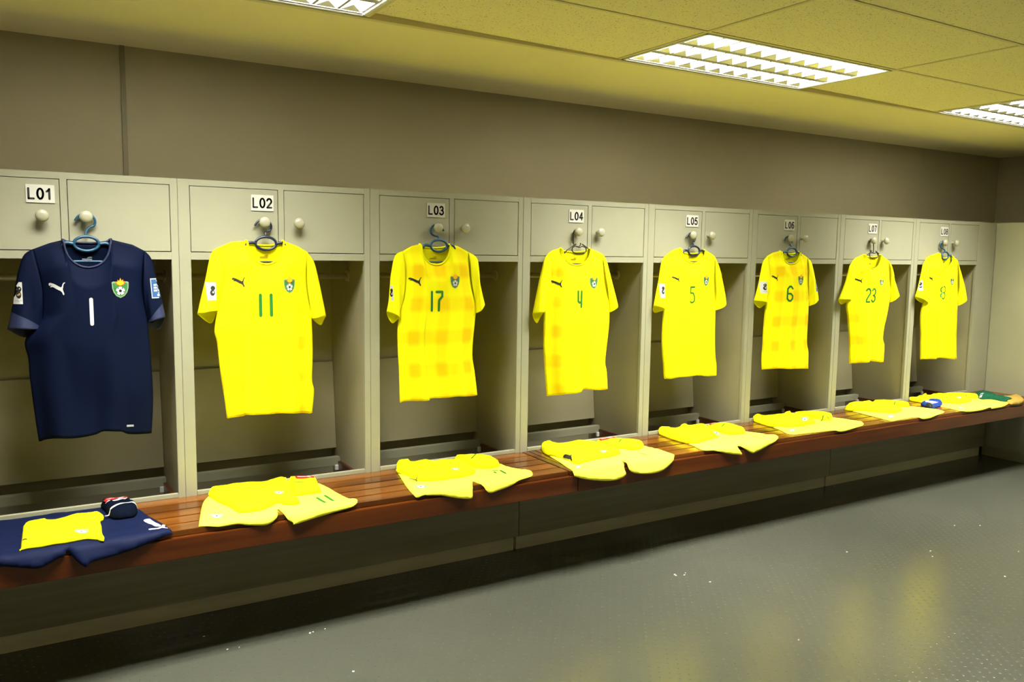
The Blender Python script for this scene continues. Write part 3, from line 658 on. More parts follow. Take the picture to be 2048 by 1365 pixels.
# side cabinet along the right
t = thing('side_cabinet', 'large plain cream cabinet side in the right corner', 'cabinet', (6.99, -1.2, 0))
bm = bmesh.new(); box(bm, XE, XR - .004, -2.6, .003, .078, ZT, .002); finish('body', bm, M['locker'], t)
bm = bmesh.new(); box(bm, XE + .02, XR - .01, -2.58, 0, 0, .078); finish('kick_board', bm, M['locker'], t)

# ================================================================== BENCH AND ITS BASE
def bench(x0, x1, label):
    t = thing('bench', label, 'bench', ((x0 + x1) / 2, YB / 2, 0.40), 'slatted wooden benches in front of the lockers')
    n = 5; p = (-YB - .0095 + .000) / n
    for i in range(n):
        ya = -.0015 - i * p; yb = ya - p + .0075
        bm = bmesh.new(); box(bm, x0 + .042, x1 - .042, yb, ya, .4955, ZB, .002)
        finish('slat', bm, M['slat'], t, loc=((x0 + x1) / 2, (ya + yb) / 2, .5))
    for a, b_ in ((x0, x0 + .037), (x1 - .037, x1)):
        bm = bmesh.new(); box(bm, a, b_, YB + .008, -.0015, .4955, ZB, .002)
        finish('end_batten', bm, M['slat'], t, loc=((a + b_) / 2, -.2, .5))
    bm = bmesh.new(); box(bm, x0, x1, YB - .006, YB + .020, .4152, .4945, .0025)
    finish('front_rail', bm, M['rail_wood'], t, loc=((x0 + x1) / 2, YB, .45))
    bm = bmesh.new()
    box(bm, x0 + .01, x1 - .01, -.06, -.03, .425, .495)
    finish('rear_bearer', bm, M['rail_wood'], t, loc=((x0 + x1) / 2, -.05, .45))
    q = x0 + .3
    while q < x1 - .2:
        bm = bmesh.new(); box(bm, q, q + .035, YB + .021, -.061, .43, .495)
        finish('crossbar', bm, M['rail_wood'], t, loc=(q, -.2, .45))
        q += .82
XS = 2.288
bench(XL + .01, XS - .001, 'varnished slatted wooden bench in front of lockers L01 to L03')
bench(XS + .001, XE - .003, 'varnished slatted wooden bench in front of lockers L04 to L08')

SEAMS = [XL + .01, -.244, 2.219, 4.682, 6.540]
BL = ['low cream cabinet front left of the one under lockers L01 to L03', 'low cream cabinet front below the left wooden bench, ending near locker L03',
      'low cream cabinet front in the middle, below lockers L04 and L05', 'low cream cabinet front at the right, below lockers L06 to L08']
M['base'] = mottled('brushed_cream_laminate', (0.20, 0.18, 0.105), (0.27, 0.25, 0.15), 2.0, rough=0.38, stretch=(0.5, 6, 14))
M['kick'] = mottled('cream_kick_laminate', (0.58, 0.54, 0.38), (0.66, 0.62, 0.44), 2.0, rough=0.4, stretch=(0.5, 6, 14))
for i in range(4):
    a, b_ = SEAMS[i] + .0015, SEAMS[i + 1] - .0015
    t = thing('under_bench_cabinet', BL[i], 'cabinet', ((a + b_) / 2, -.02, 0), 'cream cabinets under the benches')
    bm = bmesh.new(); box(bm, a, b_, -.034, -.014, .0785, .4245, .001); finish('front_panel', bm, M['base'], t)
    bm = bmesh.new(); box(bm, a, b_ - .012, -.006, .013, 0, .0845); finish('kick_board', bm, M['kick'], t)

# ================================================================== JERSEYS ON HANGERS
def resample(P, n):
    P = [Vector(p) for p in P]
    L = [0.0]
    for a, b_ in zip(P[:-1], P[1:]): L.append(L[-1] + (b_ - a).length)
    out = []; j = 0
    for i in range(n):
        s = L[-1] * i / (n - 1)
        while j < len(P) - 2 and L[j + 1] < s: j += 1
        d = L[j + 1] - L[j]
        out.append(P[j].lerp(P[j + 1], 0 if d < 1e-9 else (s - L[j]) / d))
    return out

def sm(P, n, closed=False):
    return resample([Vector((p.x, p.y)) for p in smooth_path([Vector((q[0], q[1], 0)) for q in P], 8, closed)], n)

def coons(bottom, top, left, right):
    """boundary curves as lists; left/right run bottom->top"""
    nu, nv = len(bottom), len(left)
    G = []
    for j in range(nv):
        v = j / (nv - 1); row = []
        for i in range(nu):
            u = i / (nu - 1)
            p = (bottom[i] * (1 - v) + top[i] * v + left[j] * (1 - u) + right[j] * u
                 - (bottom[0] * (1 - u) * (1 - v) + bottom[-1] * u * (1 - v) + top[0] * (1 - u) * v + top[-1] * u * v))
            row.append(p)
        G.append(row)
    return G

def sheet(bm, G, yf, uvl=None, mif=None, flip=False):
    nv, nu = len(G), len(G[0])
    V = [[bm.verts.new((G[j][i].x, yf(i / (nu - 1), j / (nv - 1), G[j][i]), G[j][i].y)) for i in range(nu)] for j in range(nv)]
    for j in range(nv - 1):
        for i in range(nu - 1):
            q = [V[j][i], V[j][i + 1], V[j + 1][i + 1], V[j + 1][i]]
            ids = [(i, j), (i + 1, j), (i + 1, j + 1), (i, j + 1)]
            if flip: q.reverse(); ids.reverse()
            f = bm.faces.new(q)
            if mif: f.material_index = mif((i + .5) / (nu - 1), (j + .5) / (nv - 1))
            if uvl:
                for lp, (a, b_) in zip(f.loops, ids):
                    lp[uvl].uv = (a / (nu - 1), (G[b_][a].y - .80) / .76)
    return V

def fill(poly, step):
    """triangulate a 2D polygon with interior points"""
    P = [Vector((p[0], p[1])) for p in poly]
    B = []
    for a, b_ in zip(P, P[1:] + P[:1]):
        L = (b_ - a).length; m = max(1, int(L / step))
        for i in range(m): B.append(a.lerp(b_, i / m))
    area = sum(a.x * b_.y - b_.x * a.y for a, b_ in zip(B, B[1:] + B[:1]))
    if area < 0: B.reverse()
    nb = len(B)
    xs = [p.x for p in B]; ys = [p.y for p in B]
    pts = list(B)
    j = 0; y = min(ys) + step * .5
    while y < max(ys):
        x = min(xs) + (step * .5 if j % 2 else step)
        while x < max(xs):
            q = Vector((x, y))
            if inside(q, B) and edge_d(q, B) > step * .45: pts.append(q)
            x += step
        y += step * .87; j += 1
    r = delaunay_2d_cdt(pts, [(i, (i + 1) % nb) for i in range(nb)], [list(range(nb))], 1, 1e-7)
    return r[0], r[2], B

def inside(q, P):
    c = False; n = len(P); j = n - 1
    for i in range(n):
        a, b_ = P[i], P[j]
        if (a[1] > q[1]) != (b_[1] > q[1]) and q[0] < (b_[0] - a[0]) * (q[1] - a[1]) / (b_[1] - a[1]) + a[0]: c = not c
        j = i
    return c

def edge_d(q, P):
    best = 1e9
    n = len(P)
    for i in range(n):
        ax, ay = P[i][0], P[i][1]; bx, by = P[(i + 1) % n][0], P[(i + 1) % n][1]
        dx, dy = bx - ax, by - ay; l2 = dx * dx + dy * dy
        t = 0 if l2 < 1e-12 else max(0, min(1, ((q[0] - ax) * dx + (q[1] - ay) * dy) / l2))
        ex, ey = ax + dx * t - q[0], ay + dy * t - q[1]
        d = ex * ex + ey * ey
        if d < best: best = d
    return math.sqrt(best)

def box_map(bx):
    return lambda p: (bx[0] + (bx[2] - bx[0]) * p[0], bx[1] + (bx[3] - bx[1]) * p[1])

CAT = [(.02, .72), (.0, .88), (.08, .95), (.2, .92), (.34, .85), (.46, .78), (.6, .68), (.72, .60), (.79, .66), (.83, .82), (.90, .96), (1.0, 1.0),
       (.985, .93), (.91, .86), (.88, .72), (.86, .58), (.84, .45), (.87, .3), (.93, .12), (.9, .0), (.84, .03), (.80, .2), (.70, .33), (.56, .40),
       (.42, .50), (.3, .60), (.22, .63), (.12, .60), (.07, .64), (.15, .70), (.17, .76), (.09, .74)]
SHIELD = [(0, .80), (.12, .84), (.30, .80), (.5, .86), (.70, .80), (.88, .84), (1, .80), (.98, .5), (.9, .28), (.74, .1), (.5, 0), (.26, .1), (.1, .28), (.02, .5)]
FLAME = [(.30, .70), (.26, .84), (.34, .80), (.38, .92), (.44, .84), (.52, 1.0), (.58, .86), (.66, .93), (.68, .80), (.76, .86), (.72, .70), (.5, .62)]
def shrink(P, k, c=(.5, .42)):
    return [(c[0] + (p[0] - c[0]) * k, c[1] + (p[1] - c[1]) * k) for p in P]
def disc(cx, cy, rx, ry, n=14, ph=0):
    return [(cx + rx * math.cos(2 * PI * i / n + ph), cy + ry * math.sin(2 * PI * i / n + ph)) for i in range(n)]

def crest_layers(bx, navy=False):
    f = box_map(bx)
    fy = .70
    def g(P): return [f((p[0], p[1])) for p in P]
    sh = [(p[0], p[1]) for p in SHIELD]
    L = [(g(sh), 'crest_rim', 0.0), (g(shrink(sh, .86)), 'crest_green', .0004),
         (g(disc(.5, .36, .27, .215)), 'white_print', .0008), (g(disc(.5, .36, .10, .085, 5, PI / 2)), 'black_print', .0012)]
    for k in range(5):
        a = PI / 2 + 2 * PI * k / 5 + PI / 5
        L.append((g(disc(.5 + .22 * math.cos(a), .36 + .175 * math.sin(a), .045, .038, 5, a)), 'black_print', .0012))
    L.append((g(shrink(FLAME, 1.15, (.5, .8))), 'flame_red' if navy else 'flame_red', .0012))
    L.append((g(shrink(FLAME, .95, (.5, .76))), 'flame', .0016))
    return L

def digit_strokes(c, x0, x1, z0, z1, wd):
    a, b_ = x0 + wd / 2, x1 - wd / 2; l, h = z0 + wd / 2, z1 - wd / 2; m = (l + h) / 2; k = (b_ - a) * .35
    D = {'1': [((a + b_) / 2, l), ((a + b_) / 2, h)],
         '7': [(a, h), (b_, h), (b_, h - .25 * (h - l)), (a + (b_ - a) * .45, m + .05 * (h - l)), (a + (b_ - a) * .4, l)],
         '4': None,
         '5': [(b_, h), (a, h), (a, m + .01), (b_ - k, m + .01), (b_, m - k), (b_, l + k), (b_ - k, l), (a + k * .4, l), (a, l + k * .6)],
         '6': [(b_, h - k), (b_ - k, h), (a + k, h), (a, h - k), (a, l + k), (a + k, l), (b_ - k, l), (b_, l + k), (b_, m - k), (b_ - k, m), (a, m)],
         '2': [(a, h - k), (a + k, h), (b_ - k, h), (b_, h - k), (b_, m + k), (b_ - k, m), (a, l + k), (a, l), (b_, l)],
         '3': [(a, h - k), (a + k, h), (b_ - k, h), (b_, h - k), (b_, m + k), (b_ - k, m), (a + k, m), (b_ - k, m), (b_, m - k), (b_, l + k), (b_ - k, l), (a + k, l), (a, l + k)],
         '8': [(a + k, m), (a, m + k), (a, h - k), (a + k, h), (b_ - k, h), (b_, h - k), (b_, m + k), (b_ - k, m), (b_, m - k), (b_, l + k), (b_ - k, l), (a + k, l), (a, l + k), (a, m - k), (a + k, m), (b_ - k, m)]}
    if c == '4':
        return [[(a, h), (a, m - .12 * (h - l)), (a + k, m - .2 * (h - l)), (b_, m - .2 * (h - l))], [(b_, h), (b_, l)]]
    return [D[c]]

def number_layers(s, bx, material, wd=.011):
    x0, z0, x1, z1 = bx
    n = len(s)
    if s in ('1', '11'): dw = wd * 1.0
    else: dw = (x1 - x0 - (n - 1) * .008) / n
    if s == '17': segs = [(x0, x0 + wd), (x0 + wd + .013, x1)]
    elif n == 1: segs = [(x0, x1)]
    elif s == '11': segs = [(x0, x0 + wd), (x1 - wd, x1)]
    else: segs = [(x0, x0 + dw), (x1 - dw, x1)]
    L = []
    for c, (a, b_) in zip(s, segs):
        for st in digit_strokes(c, a, b_, z0, z1, wd):
            for p, q in zip(st[:-1], st[1:]):
                L.append((capsule(p, q, wd), material, 0.0))
    return L

def decal(name, layers, cast, parent, off=.0020, step=.008):
    """thin print that follows the cloth; cast(p) -> (point, outward direction)"""
    bm = bmesh.new(); names = []
    for poly, mn, extra in layers:
        if mn not in names: names.append(mn)
        mi = names.index(mn)
        V, F, _ = fill(poly, step)
        vs = []; okk = []
        for p in V:
            h = cast(p)
            okk.append(h is not None)
            vs.append(bm.verts.new(h[0] + h[1] * (off + extra)) if h else bm.verts.new((0, 0, 0)))
        for f in F:
            if all(okk[i] for i in f):
                try: bm.faces.new([vs[i] for i in f]).material_index = mi
                except ValueError: pass
    bmesh.ops.delete(bm, geom=[v for v in bm.verts if not v.link_faces], context='VERTS')
    if not bm.faces:
        bm.free(); return None
    return finish(name, bm, [M[n] for n in names], parent)

def make_jersey(k, J):
    navy = (k == 1)
    rng = random.Random(k * 7)
    body_m = M['navy'] if navy else M['yellow_check' if k in (3, 6, 7) else 'yellow_check_soft' if k in (2, 4, 8) else 'yellow']
    lab = {1: 'navy goalkeeper jersey numbered 1 hanging on a blue hanger', 2: 'yellow jersey numbered 11 hanging at locker L02',
           3: 'yellow checked jersey numbered 17 hanging at locker L03', 4: 'yellow jersey numbered 4 hanging from a thin black hanger',
           5: 'yellow jersey numbered 5 hanging at locker L05', 6: 'yellow checked jersey numbered 6 hanging at locker L06',
           7: 'yellow jersey numbered 23 hanging at locker L07', 8: 'yellow jersey numbered 8 hanging at the last locker L08'}[k]
    ring = J['ring']
    t = thing('football_jersey', lab, 'jersey', (ring[0], -.03, ring[1] - .05), 'football jerseys hanging from the locker knobs')
    tipL, tipR = J['shL'][-1], J['shR'][-1]
    CL, CR = J['shL'][0], J['shR'][0]
    # --- torso
    NU, NV = 57, 60
    sideL = sm([J['hem'][0]] + J['sideL'][::-1][1:], 44)
    # armhole seam from armpit up to shoulder tip
    ap = Vector(J['sideL'][0]); tl = Vector(tipL)
    armL = sm([tuple(ap), tuple(ap.lerp(tl, .45) + Vector((.012, 0))), tuple(tl)], 17)
    leftc = resample(sideL + armL[1:], NV)
    sideR = sm([J['hem'][-1]] + J['sideR'][::-1][1:], 44)
    ap2 = Vector(J['sideR'][0]); tr = Vector(tipR)
    armR = sm([tuple(ap2), tuple(ap2.lerp(tr, .45) + Vector((-.012, 0))), tuple(tr)], 17)
    rightc = resample(sideR + armR[1:], NV)
    hem = sm(J['hem'], NU)
    def topcurve(nz):
        cxm = (CL[0] + CR[0]) / 2; hw = (CR[0] - CL[0]) / 2
        pts = [Vector(p) for p in J['shL'][::-1]]
        for i in range(1, 12):
            a = PI * i / 12
            pz = (CL[1] * (1 - i / 12) + CR[1] * i / 12)
            pts.append(Vector((cxm - hw * math.cos(a) * (.97 if 0 < i < 12 else 1), pz - (pz - nz) * math.sin(a) ** .8)))
        pts += [Vector(p) for p in J['shR']]
        nL = max(6, round(NU * .24)); nN = NU - 2 * nL + 2
        return resample(pts[:len(J['shL'])], nL)[:-1] + resample(pts[len(J['shL']) - 1:-len(J['shR']) + 1], nN)[:-1] + resample(pts[-len(J['shR']):], nL), nL / NU
    topF, neck_u = topcurve(J['neckF'])
    topB, _ = topcurve(J['neckB'])
    ph = [rng.uniform(0, 6.28) for _ in range(5)]
    zt_ = max(CL[1], CR[1]); zl = min(h.y for h in hem)
    def lens(u): return max(0.0, 1 - abs(2 * u - 1) ** 3.2)
    def folds(u, v, p):
        a = (1 - v)
        g_ = 1.9 if navy else 1.2
        f = .0050 * g_ * a * math.sin(2 * PI * 2.3 * u + ph[0] + .7 * v) + .0035 * (a ** .6) * math.sin(2 * PI * 4.1 * u + ph[1] - 1.5 * v)
        f += .0028 * math.sin(9 * v + 5 * u + ph[2]) * (4 * u * (1 - u))
        f += .005 * g_ * (noise.noise(Vector((p.x * 7 + k * 5, p.y * 4, ph[3]))))
        return f
    def yF(u, v, p):
        topf = min(1.0, (1 - v) / .12)
        d = .046 * lens(u) * (.35 + .65 * min(1, topf)) + .004
        if v > .88 and (u < neck_u or u > 1 - neck_u): d *= max(0.12, (1 - v) / .12)
        ed = min(1, lens(u) * 2.2)
        return -.029 - d + folds(u, v, p) * ed * min(1, topf + .2)
    def yB(u, v, p):
        d = .016 * lens(u) * (1 if v < .9 else max(.2, (1 - v) / .1)) + .001
        return -.027 + d + folds(u + .3, v, p) * .35 * lens(u)
    bm = bmesh.new(); uvl = bm.loops.layers.uv.new('UVMap')
    mi = (lambda u, v: 1 if (navy and v < .018) else 0)
    GF = coons(hem, topF, leftc, rightc); sheet(bm, GF, yF, uvl, mi)
    hemB = [Vector((p.x, p.y - .004)) for p in hem]; hemB[0] = hem[0]; hemB[-1] = hem[-1]
    GB = coons(hemB, topB, leftc, rightc); sheet(bm, GB, yB, uvl, mi, flip=True)
    bmesh.ops.remove_doubles(bm, verts=bm.verts, dist=.0009)
    bm2 = bm.copy()
    body = finish('body', bm, [body_m, M['navy']], t, smooth=True)
    md = body.modifiers.new('thickness', 'SOLIDIFY'); md.thickness = .0012; md.offset = 0.0
    # --- sleeves
    for side in 'LR':
        out = sm(J['out' + side], 30)
        cuff = J['cuff' + side]
        arm = (armL if side == 'L' else armR)[::-1]              # tip -> armpit
        inner_end = Vector(cuff[-1])
        apx = arm[-1]
        inn = sm([tuple(apx), tuple(apx.lerp(inner_end, .5)), tuple(inner_end)], 30)
        n2 = 17
        cf_front = sm([cuff[0], tuple(Vector(cuff[0]).lerp(Vector(cuff[-1]), .5) + Vector((0, .004))), cuff[-1]], n2)
        cf_back = sm(cuff, n2)
        s0 = resample(arm, n2)
        # u along the sleeve, v from inner to outer edge
        def grid(cf):
            return coons(inn, out, s0[::-1], cf[::-1])
        pz = rng.uniform(0, 6)
        def yf(u, v, p, s=1):
            e = max(0, 1 - abs(2 * v - 1) ** 2.4)
            base = -.0295
            d = (.020 + .016 * u) * e
            fo = .004 * math.sin(6 * v + 5 * u + pz) * e
            return base - d * (1.0 if s > 0 else -.55) + fo * (1 if s > 0 else .4)
        bm = bmesh.new(); uvl = bm.loops.layers.uv.new('UVMap')
        cm = (lambda u, v: 1 if u > .80 else 0) if navy else None
        fl = (side == 'L')
        sheet(bm, grid(cf_front), lambda u, v, p: yf(u, v, p, 1), None, cm, flip=not fl)
        sheet(bm, grid(cf_back), lambda u, v, p: yf(u, v, p, -1), None, cm, flip=fl)
        bmesh.ops.remove_doubles(bm, verts=bm.verts, dist=.0009)
        tmp = bpy.data.meshes.new('tmp'); bm.to_mesh(tmp); bm2.from_mesh(tmp); bpy.data.meshes.remove(tmp)
        so = finish('sleeve', bm, [M['navy'] if navy else M['yellow'], M['navy_trim'] if navy else M['yellow']], t, smooth=True)
        md = so.modifiers.new('thickness', 'SOLIDIFY'); md.thickness = .0012; md.offset = 0.0
    bvh = BVHTree.FromBMesh(bm2)
    def cast(p):
        h = bvh.ray_cast(Vector((p[0], -.6, p[1])), Vector((0, 1, 0)))
        if h[0] is None: return None
        return (h[0], Vector((0, -1, 0)))
    bm2.free()
    # --- collar rib along the front and back neckline
    nl = round(neck_u * NU)
    front = [(p, yF(i / (NU - 1), 1.0, p)) for i, p in enumerate(topF)][nl - 1:NU - nl + 1]
    back = [(p, yB(i / (NU - 1), 1.0, p)) for i, p in enumerate(topB)][nl - 1:NU - nl + 1]
    loop = [Vector((p.x, y, p.y + .001)) for p, y in front] + [Vector((p.x, y, p.y + .001)) for p, y in back[::-1][1:-1]]
    bm = bmesh.new(); tube(bm, loop, .0042, 8, closed=True, flat=1.6)
    finish('collar', bm, M['navy_trim'] if navy else M['yellow'], t, smooth=True)
    # inner neck print on the back layer
    cxm = (CL[0] + CR[0]) / 2
    # --- prints
    pc = 'white_print' if navy else 'black_print'
    decal('brand_mark', [([box_map(J['logo'])(q) for q in CAT], pc, 0.0)], cast, t)
    decal('crest', crest_layers(J['crest'], navy), cast, t, step=.012)
    zi = J['neckF'] + .030; lc = 'grey_print' if navy else 'neck_print'
    decal('neck_print', [([(cxm - .018, zi), (cxm + .016, zi), (cxm + .016, zi + .004), (cxm - .018, zi + .004)], lc, 0),
                         ([(cxm - .002, zi + .006), (cxm + .018, zi + .009), (cxm + .012, zi + .012), (cxm + .002, zi + .010)], lc, 0)], cast, t, .003, .006)
    n_ = J['number']
    decal('shirt_number', number_layers(n_[0], n_[1:], 'white_print' if navy else 'green', .013 if k < 3 else .0085 if k in (5, 8) else .011), cast, t)
    for side in 'LR':
        if 'patch' + side in J:
            bx = J['patch' + side]; f = box_map(bx)
            if side == 'L':
                L = [([f(q) for q in ((0.05, 0), (1, 0), (1, 1), (.35 if navy else .0, 1))], 'white_print', 0),
                     ([f(q) for q in disc(.68, .68, .24, .13, 10)], 'black_print', .0005), ([f(q) for q in disc(.62, .42, .26, .17, 10)], 'black_print', .0005),
                     ([f(q) for q in disc(.70, .45, .10, .06, 8)], 'brown_print' if navy else 'white_print', .001),
                     ([f(q) for q in ((.25, .13), (.9, .13), (.9, .17), (.25, .17))], 'grey_print', .0005)]
            else:
                L = [([f(q) for q in ((.1, 0), (1, 0), (.8, 1), (0, 1))], 'white_print', 0),
                     ([f(q) for q in ((.16, .05), (.93, .05), (.75, .95), (.08, .95))], 'patch_blue', .0004)]
                for j in range(3):
                    L.append(([f(q) for q in ((.3, .62 - .14 * j), (.8, .62 - .14 * j), (.8, .71 - .14 * j), (.3, .71 - .14 * j))], 'white_print', .0008))
                L.append(([f(q) for q in disc(.72, .16, .13, .07, 8)], 'white_print', .0008))
            decal('sleeve_patch', L, cast, t)
    if 'tag' in J:
        bx = J['tag']; f = box_map(bx)
        decal('hem_mark', [([f(q) for q in ((0, .2), (1, .0), (1, .8), (0, 1))], 'grey_print', 0)], cast, t)
    # --- hanger
    make_hanger(k, J, tl, tr)
    return t

def make_hanger(k, J, tl, tr):
    wire = k in (4, 7)
    mname = {1: 'hanger_blue', 2: 'hanger_navy', 3: 'hanger_blue', 4: 'hanger_black', 5: 'hanger_navy', 6: 'hanger_blue', 7: 'hanger_black', 8: 'hanger_blue'}[k]
    lab = {1: 'petrol blue plastic hanger carrying the navy jersey', 2: 'dark navy plastic hanger carrying the jersey numbered 11',
           3: 'petrol blue plastic hanger carrying the jersey numbered 17', 4: 'thin black hanger carrying the jersey numbered 4',
           5: 'dark navy plastic hanger carrying the jersey numbered 5', 6: 'petrol blue plastic hanger carrying the jersey numbered 6',
           7: 'thin black hanger carrying the jersey numbered 23', 8: 'petrol blue plastic hanger carrying the jersey numbered 8'}[k]
    rx, rz = J['ring']; lx = X0 + (k - 2) * W
    kx = lx + (KNOBS[0][1] if k == 1 else KNOBS[k - 1][0]) + .0006; kz = 1.662
    yh = -.0145
    t = thing('coat_hanger', lab, 'hanger', (kx, yh, rz), 'plastic hangers hooked over the locker knobs')
    m = M[mname]
    bm = bmesh.new()
    aL = Vector((tl.x + .045, -.028, tl.y - .050)); aR = Vector((tr.x - .045, -.028, tr.y - .050))
    by = J['bar'][0][1]
    if not wire:
        mir = -1 if k in (3, 8) else 1
        H = [(.032, -.020), (.029, -.004), (.016, .0095), (.0, .0125), (-.016, .0085), (-.028, -.001), (-.037, -.015)]
        pts = [(rx, -.026, rz + .028), (rx + .0, -.022, rz + .042), (kx + mir * .010, yh - .003, kz - .040), (kx + mir * .026, yh - .001, kz - .032)]
        pts += [(kx + mir * a, yh, kz + b_) for a, b_ in H]
        tube(bm, smooth_path(pts, 6), .0046, 10)
        finish('hook', bm, m, t, smooth=True); bm = bmesh.new()
        ring = [(rx + .043 * math.cos(2 * PI * i / 32), -.029, rz + .027 * math.sin(2 * PI * i / 32)) for i in range(32)]
        tube(bm, ring, .0058, 10, closed=True)
        finish('ring', bm, m, t, smooth=True); bm = bmesh.new()
        for s, a in ((-1, aL), (1, aR)):
            tube(bm, smooth_path([(rx + s * .044, -.029, rz), (rx + s * .078, -.029, rz - .002), tuple(Vector((rx + s * .078, -.029, rz - .008)).lerp(a, .5) + Vector((0, .003, -.016))), tuple(a)], 6), .0064, 10)
    else:
        mir = 1 if k == 4 else -1
        pts = [(kx + mir * .020, yh, kz - .012), (kx + mir * .012, yh, kz + .008), (kx, yh, kz + .0115), (kx - mir * .014, yh, kz + .006), (kx - mir * .0205, yh, kz - .014), (kx - mir * .022, yh - .004, rz + .028),
               (kx - mir * .012, -.024, rz + .012), (kx + mir * .004, -.024, rz + .008), (kx + mir * .018, -.024, rz + .016), (kx + mir * .021, -.024, rz + .028)]
        tube(bm, smooth_path(pts, 6), .0032, 8)
        finish('hook', bm, m, t, smooth=True); bm = bmesh.new()
        lp = [(-.042, .006), (-.02, .014), (0, .008), (.02, .014), (.042, .006), (.044, -.010), (.030, -.020), (0, -.022), (-.030, -.020), (-.044, -.010)]
        tube(bm, smooth_path([(rx + a, -.029, rz + b_ - .003) for a, b_ in lp], 5, True), .0032, 8, closed=True)
        finish('ring', bm, m, t, smooth=True); bm = bmesh.new()
        for s, a in ((-1, aL), (1, aR)):
            tube(bm, [(rx + s * .020, -.027, rz + .022), (rx + s * .078, -.029, rz - .010), tuple(a)], .0034, 8)
    # lower bar
    mid = (J['bar'][0][0] + J['bar'][1][0]) / 2
    tube(bm, smooth_path([tuple(aL), (aL.x + .03, -.030, by - .004), (mid - .05, -.034, by), (mid + .05, -.034, by), (aR.x - .03, -.030, by - .004), tuple(aR)], 6), .0042, 8)
    finish('shoulder_bar', bm, m, t, smooth=True)

for k in sorted(JERSEYS):
    make_jersey(k, JERSEYS[k])

# ================================================================== FOLDED KIT ON THE BENCH
class Slab:
    """folded cloth lying on a support, drooping over the bench front"""
    def __init__(s, poly, h, support, seed, ymax=-.004, wr=.003, soft=.012, limp=1.0):
        P = [(p[0], min(p[1], ymax)) for p in poly]
        s.P = [(v.x, v.y) for v in smooth_path([Vector((p[0], p[1], 0)) for p in P], 4, True)]
        s.P = [(p[0], min(p[1], ymax)) for p in s.P]
        s.h, s.sup, s.seed, s.wr, s.soft, s.limp = h, support, seed, wr, soft, limp
    def hgt(s, x, y, d=None):
        if d is None:
            d = edge_d((x, y), s.P) if inside((x, y), s.P) else -1
        if d < 0: return 0.0
        n = noise.noise(Vector((x * 9, y * 11, s.seed * 3.1))) + .5 * noise.noise(Vector((x * 21, y * 26, s.seed)))
        n2 = math.sin(26 * (x * .8 + y * .6) + 6 * noise.noise(Vector((x * 5, y * 5, s.seed))))
        e = 1 - math.exp(-d / s.soft)
        return s.h * (.25 + .75 * e) + (s.wr * n + s.wr * .35 * n2) * e
    def place(s, x, y, z):
        """unrolled (x, y, height) -> world; over the edge the sheet bends down"""
        R = .016; ye = YB + .012
        if y >= ye: return Vector((x, y, ZB + z))
        a = (ye - y) / (R)
        amax = 1.15 * s.limp
        if a < amax:
            return Vector((x, ye - (R + z) * math.sin(a), ZB - R * (1 - math.cos(a)) + z * math.cos(a)))
        ext = (ye - y) - R * amax
        d = Vector((0, -math.cos(amax), -math.sin(amax))); nrm = Vector((0, -math.sin(amax), math.cos(amax)))
        return Vector((x, ye - R * math.sin(amax), ZB - R * (1 - math.cos(amax)))) + d * ext + nrm * z
    def build(s, name, mats, parent, step=.014):
        V, F, B = fill(s.P, step)
        bm = bmesh.new(); top = []; bot = []
        nb = len(B)
        for i, p in enumerate(V):
            d = edge_d(p, s.P); b0 = s.sup(p.x, p.y) + .0008
            top.append(bm.verts.new(s.place(p.x, p.y, b0 + s.hgt(p.x, p.y, d))))
            bot.append(bm.verts.new(s.place(p.x, p.y, b0)))
        E = {}
        for f in F:
            bm.faces.new([top[i] for i in f]); bm.faces.new([bot[i] for i in f[::-1]])
            for a, b_ in zip(f, f[1:] + f[:1]): E[(a, b_)] = 1
        for (a, b_) in E:
            if (b_, a) not in E: bm.faces.new((top[b_], top[a], bot[a], bot[b_]))
        bmesh.ops.recalc_face_normals(bm, faces=bm.faces)
        return finish(name, bm, mats, parent, smooth=True)
    def cast(s, p):
        x, y = p[0], p[1]
        d = edge_d((x, y), s.P) if inside((x, y), s.P) else 0.0
        z = s.sup(x, y) + .0008 + s.hgt(x, y, d)
        a = s.place(x, y, z); b_ = s.place(x, y, z + .01)
        return (a, (b_ - a).normalized())

def quad_map(Q):
    Q = [Vector(q) for q in Q]
    return lambda p: tuple((Q[0] * (1 - p[0]) + Q[1] * p[0]) * (1 - p[1]) + (Q[3] * (1 - p[0]) + Q[2] * p[0]) * p[1])

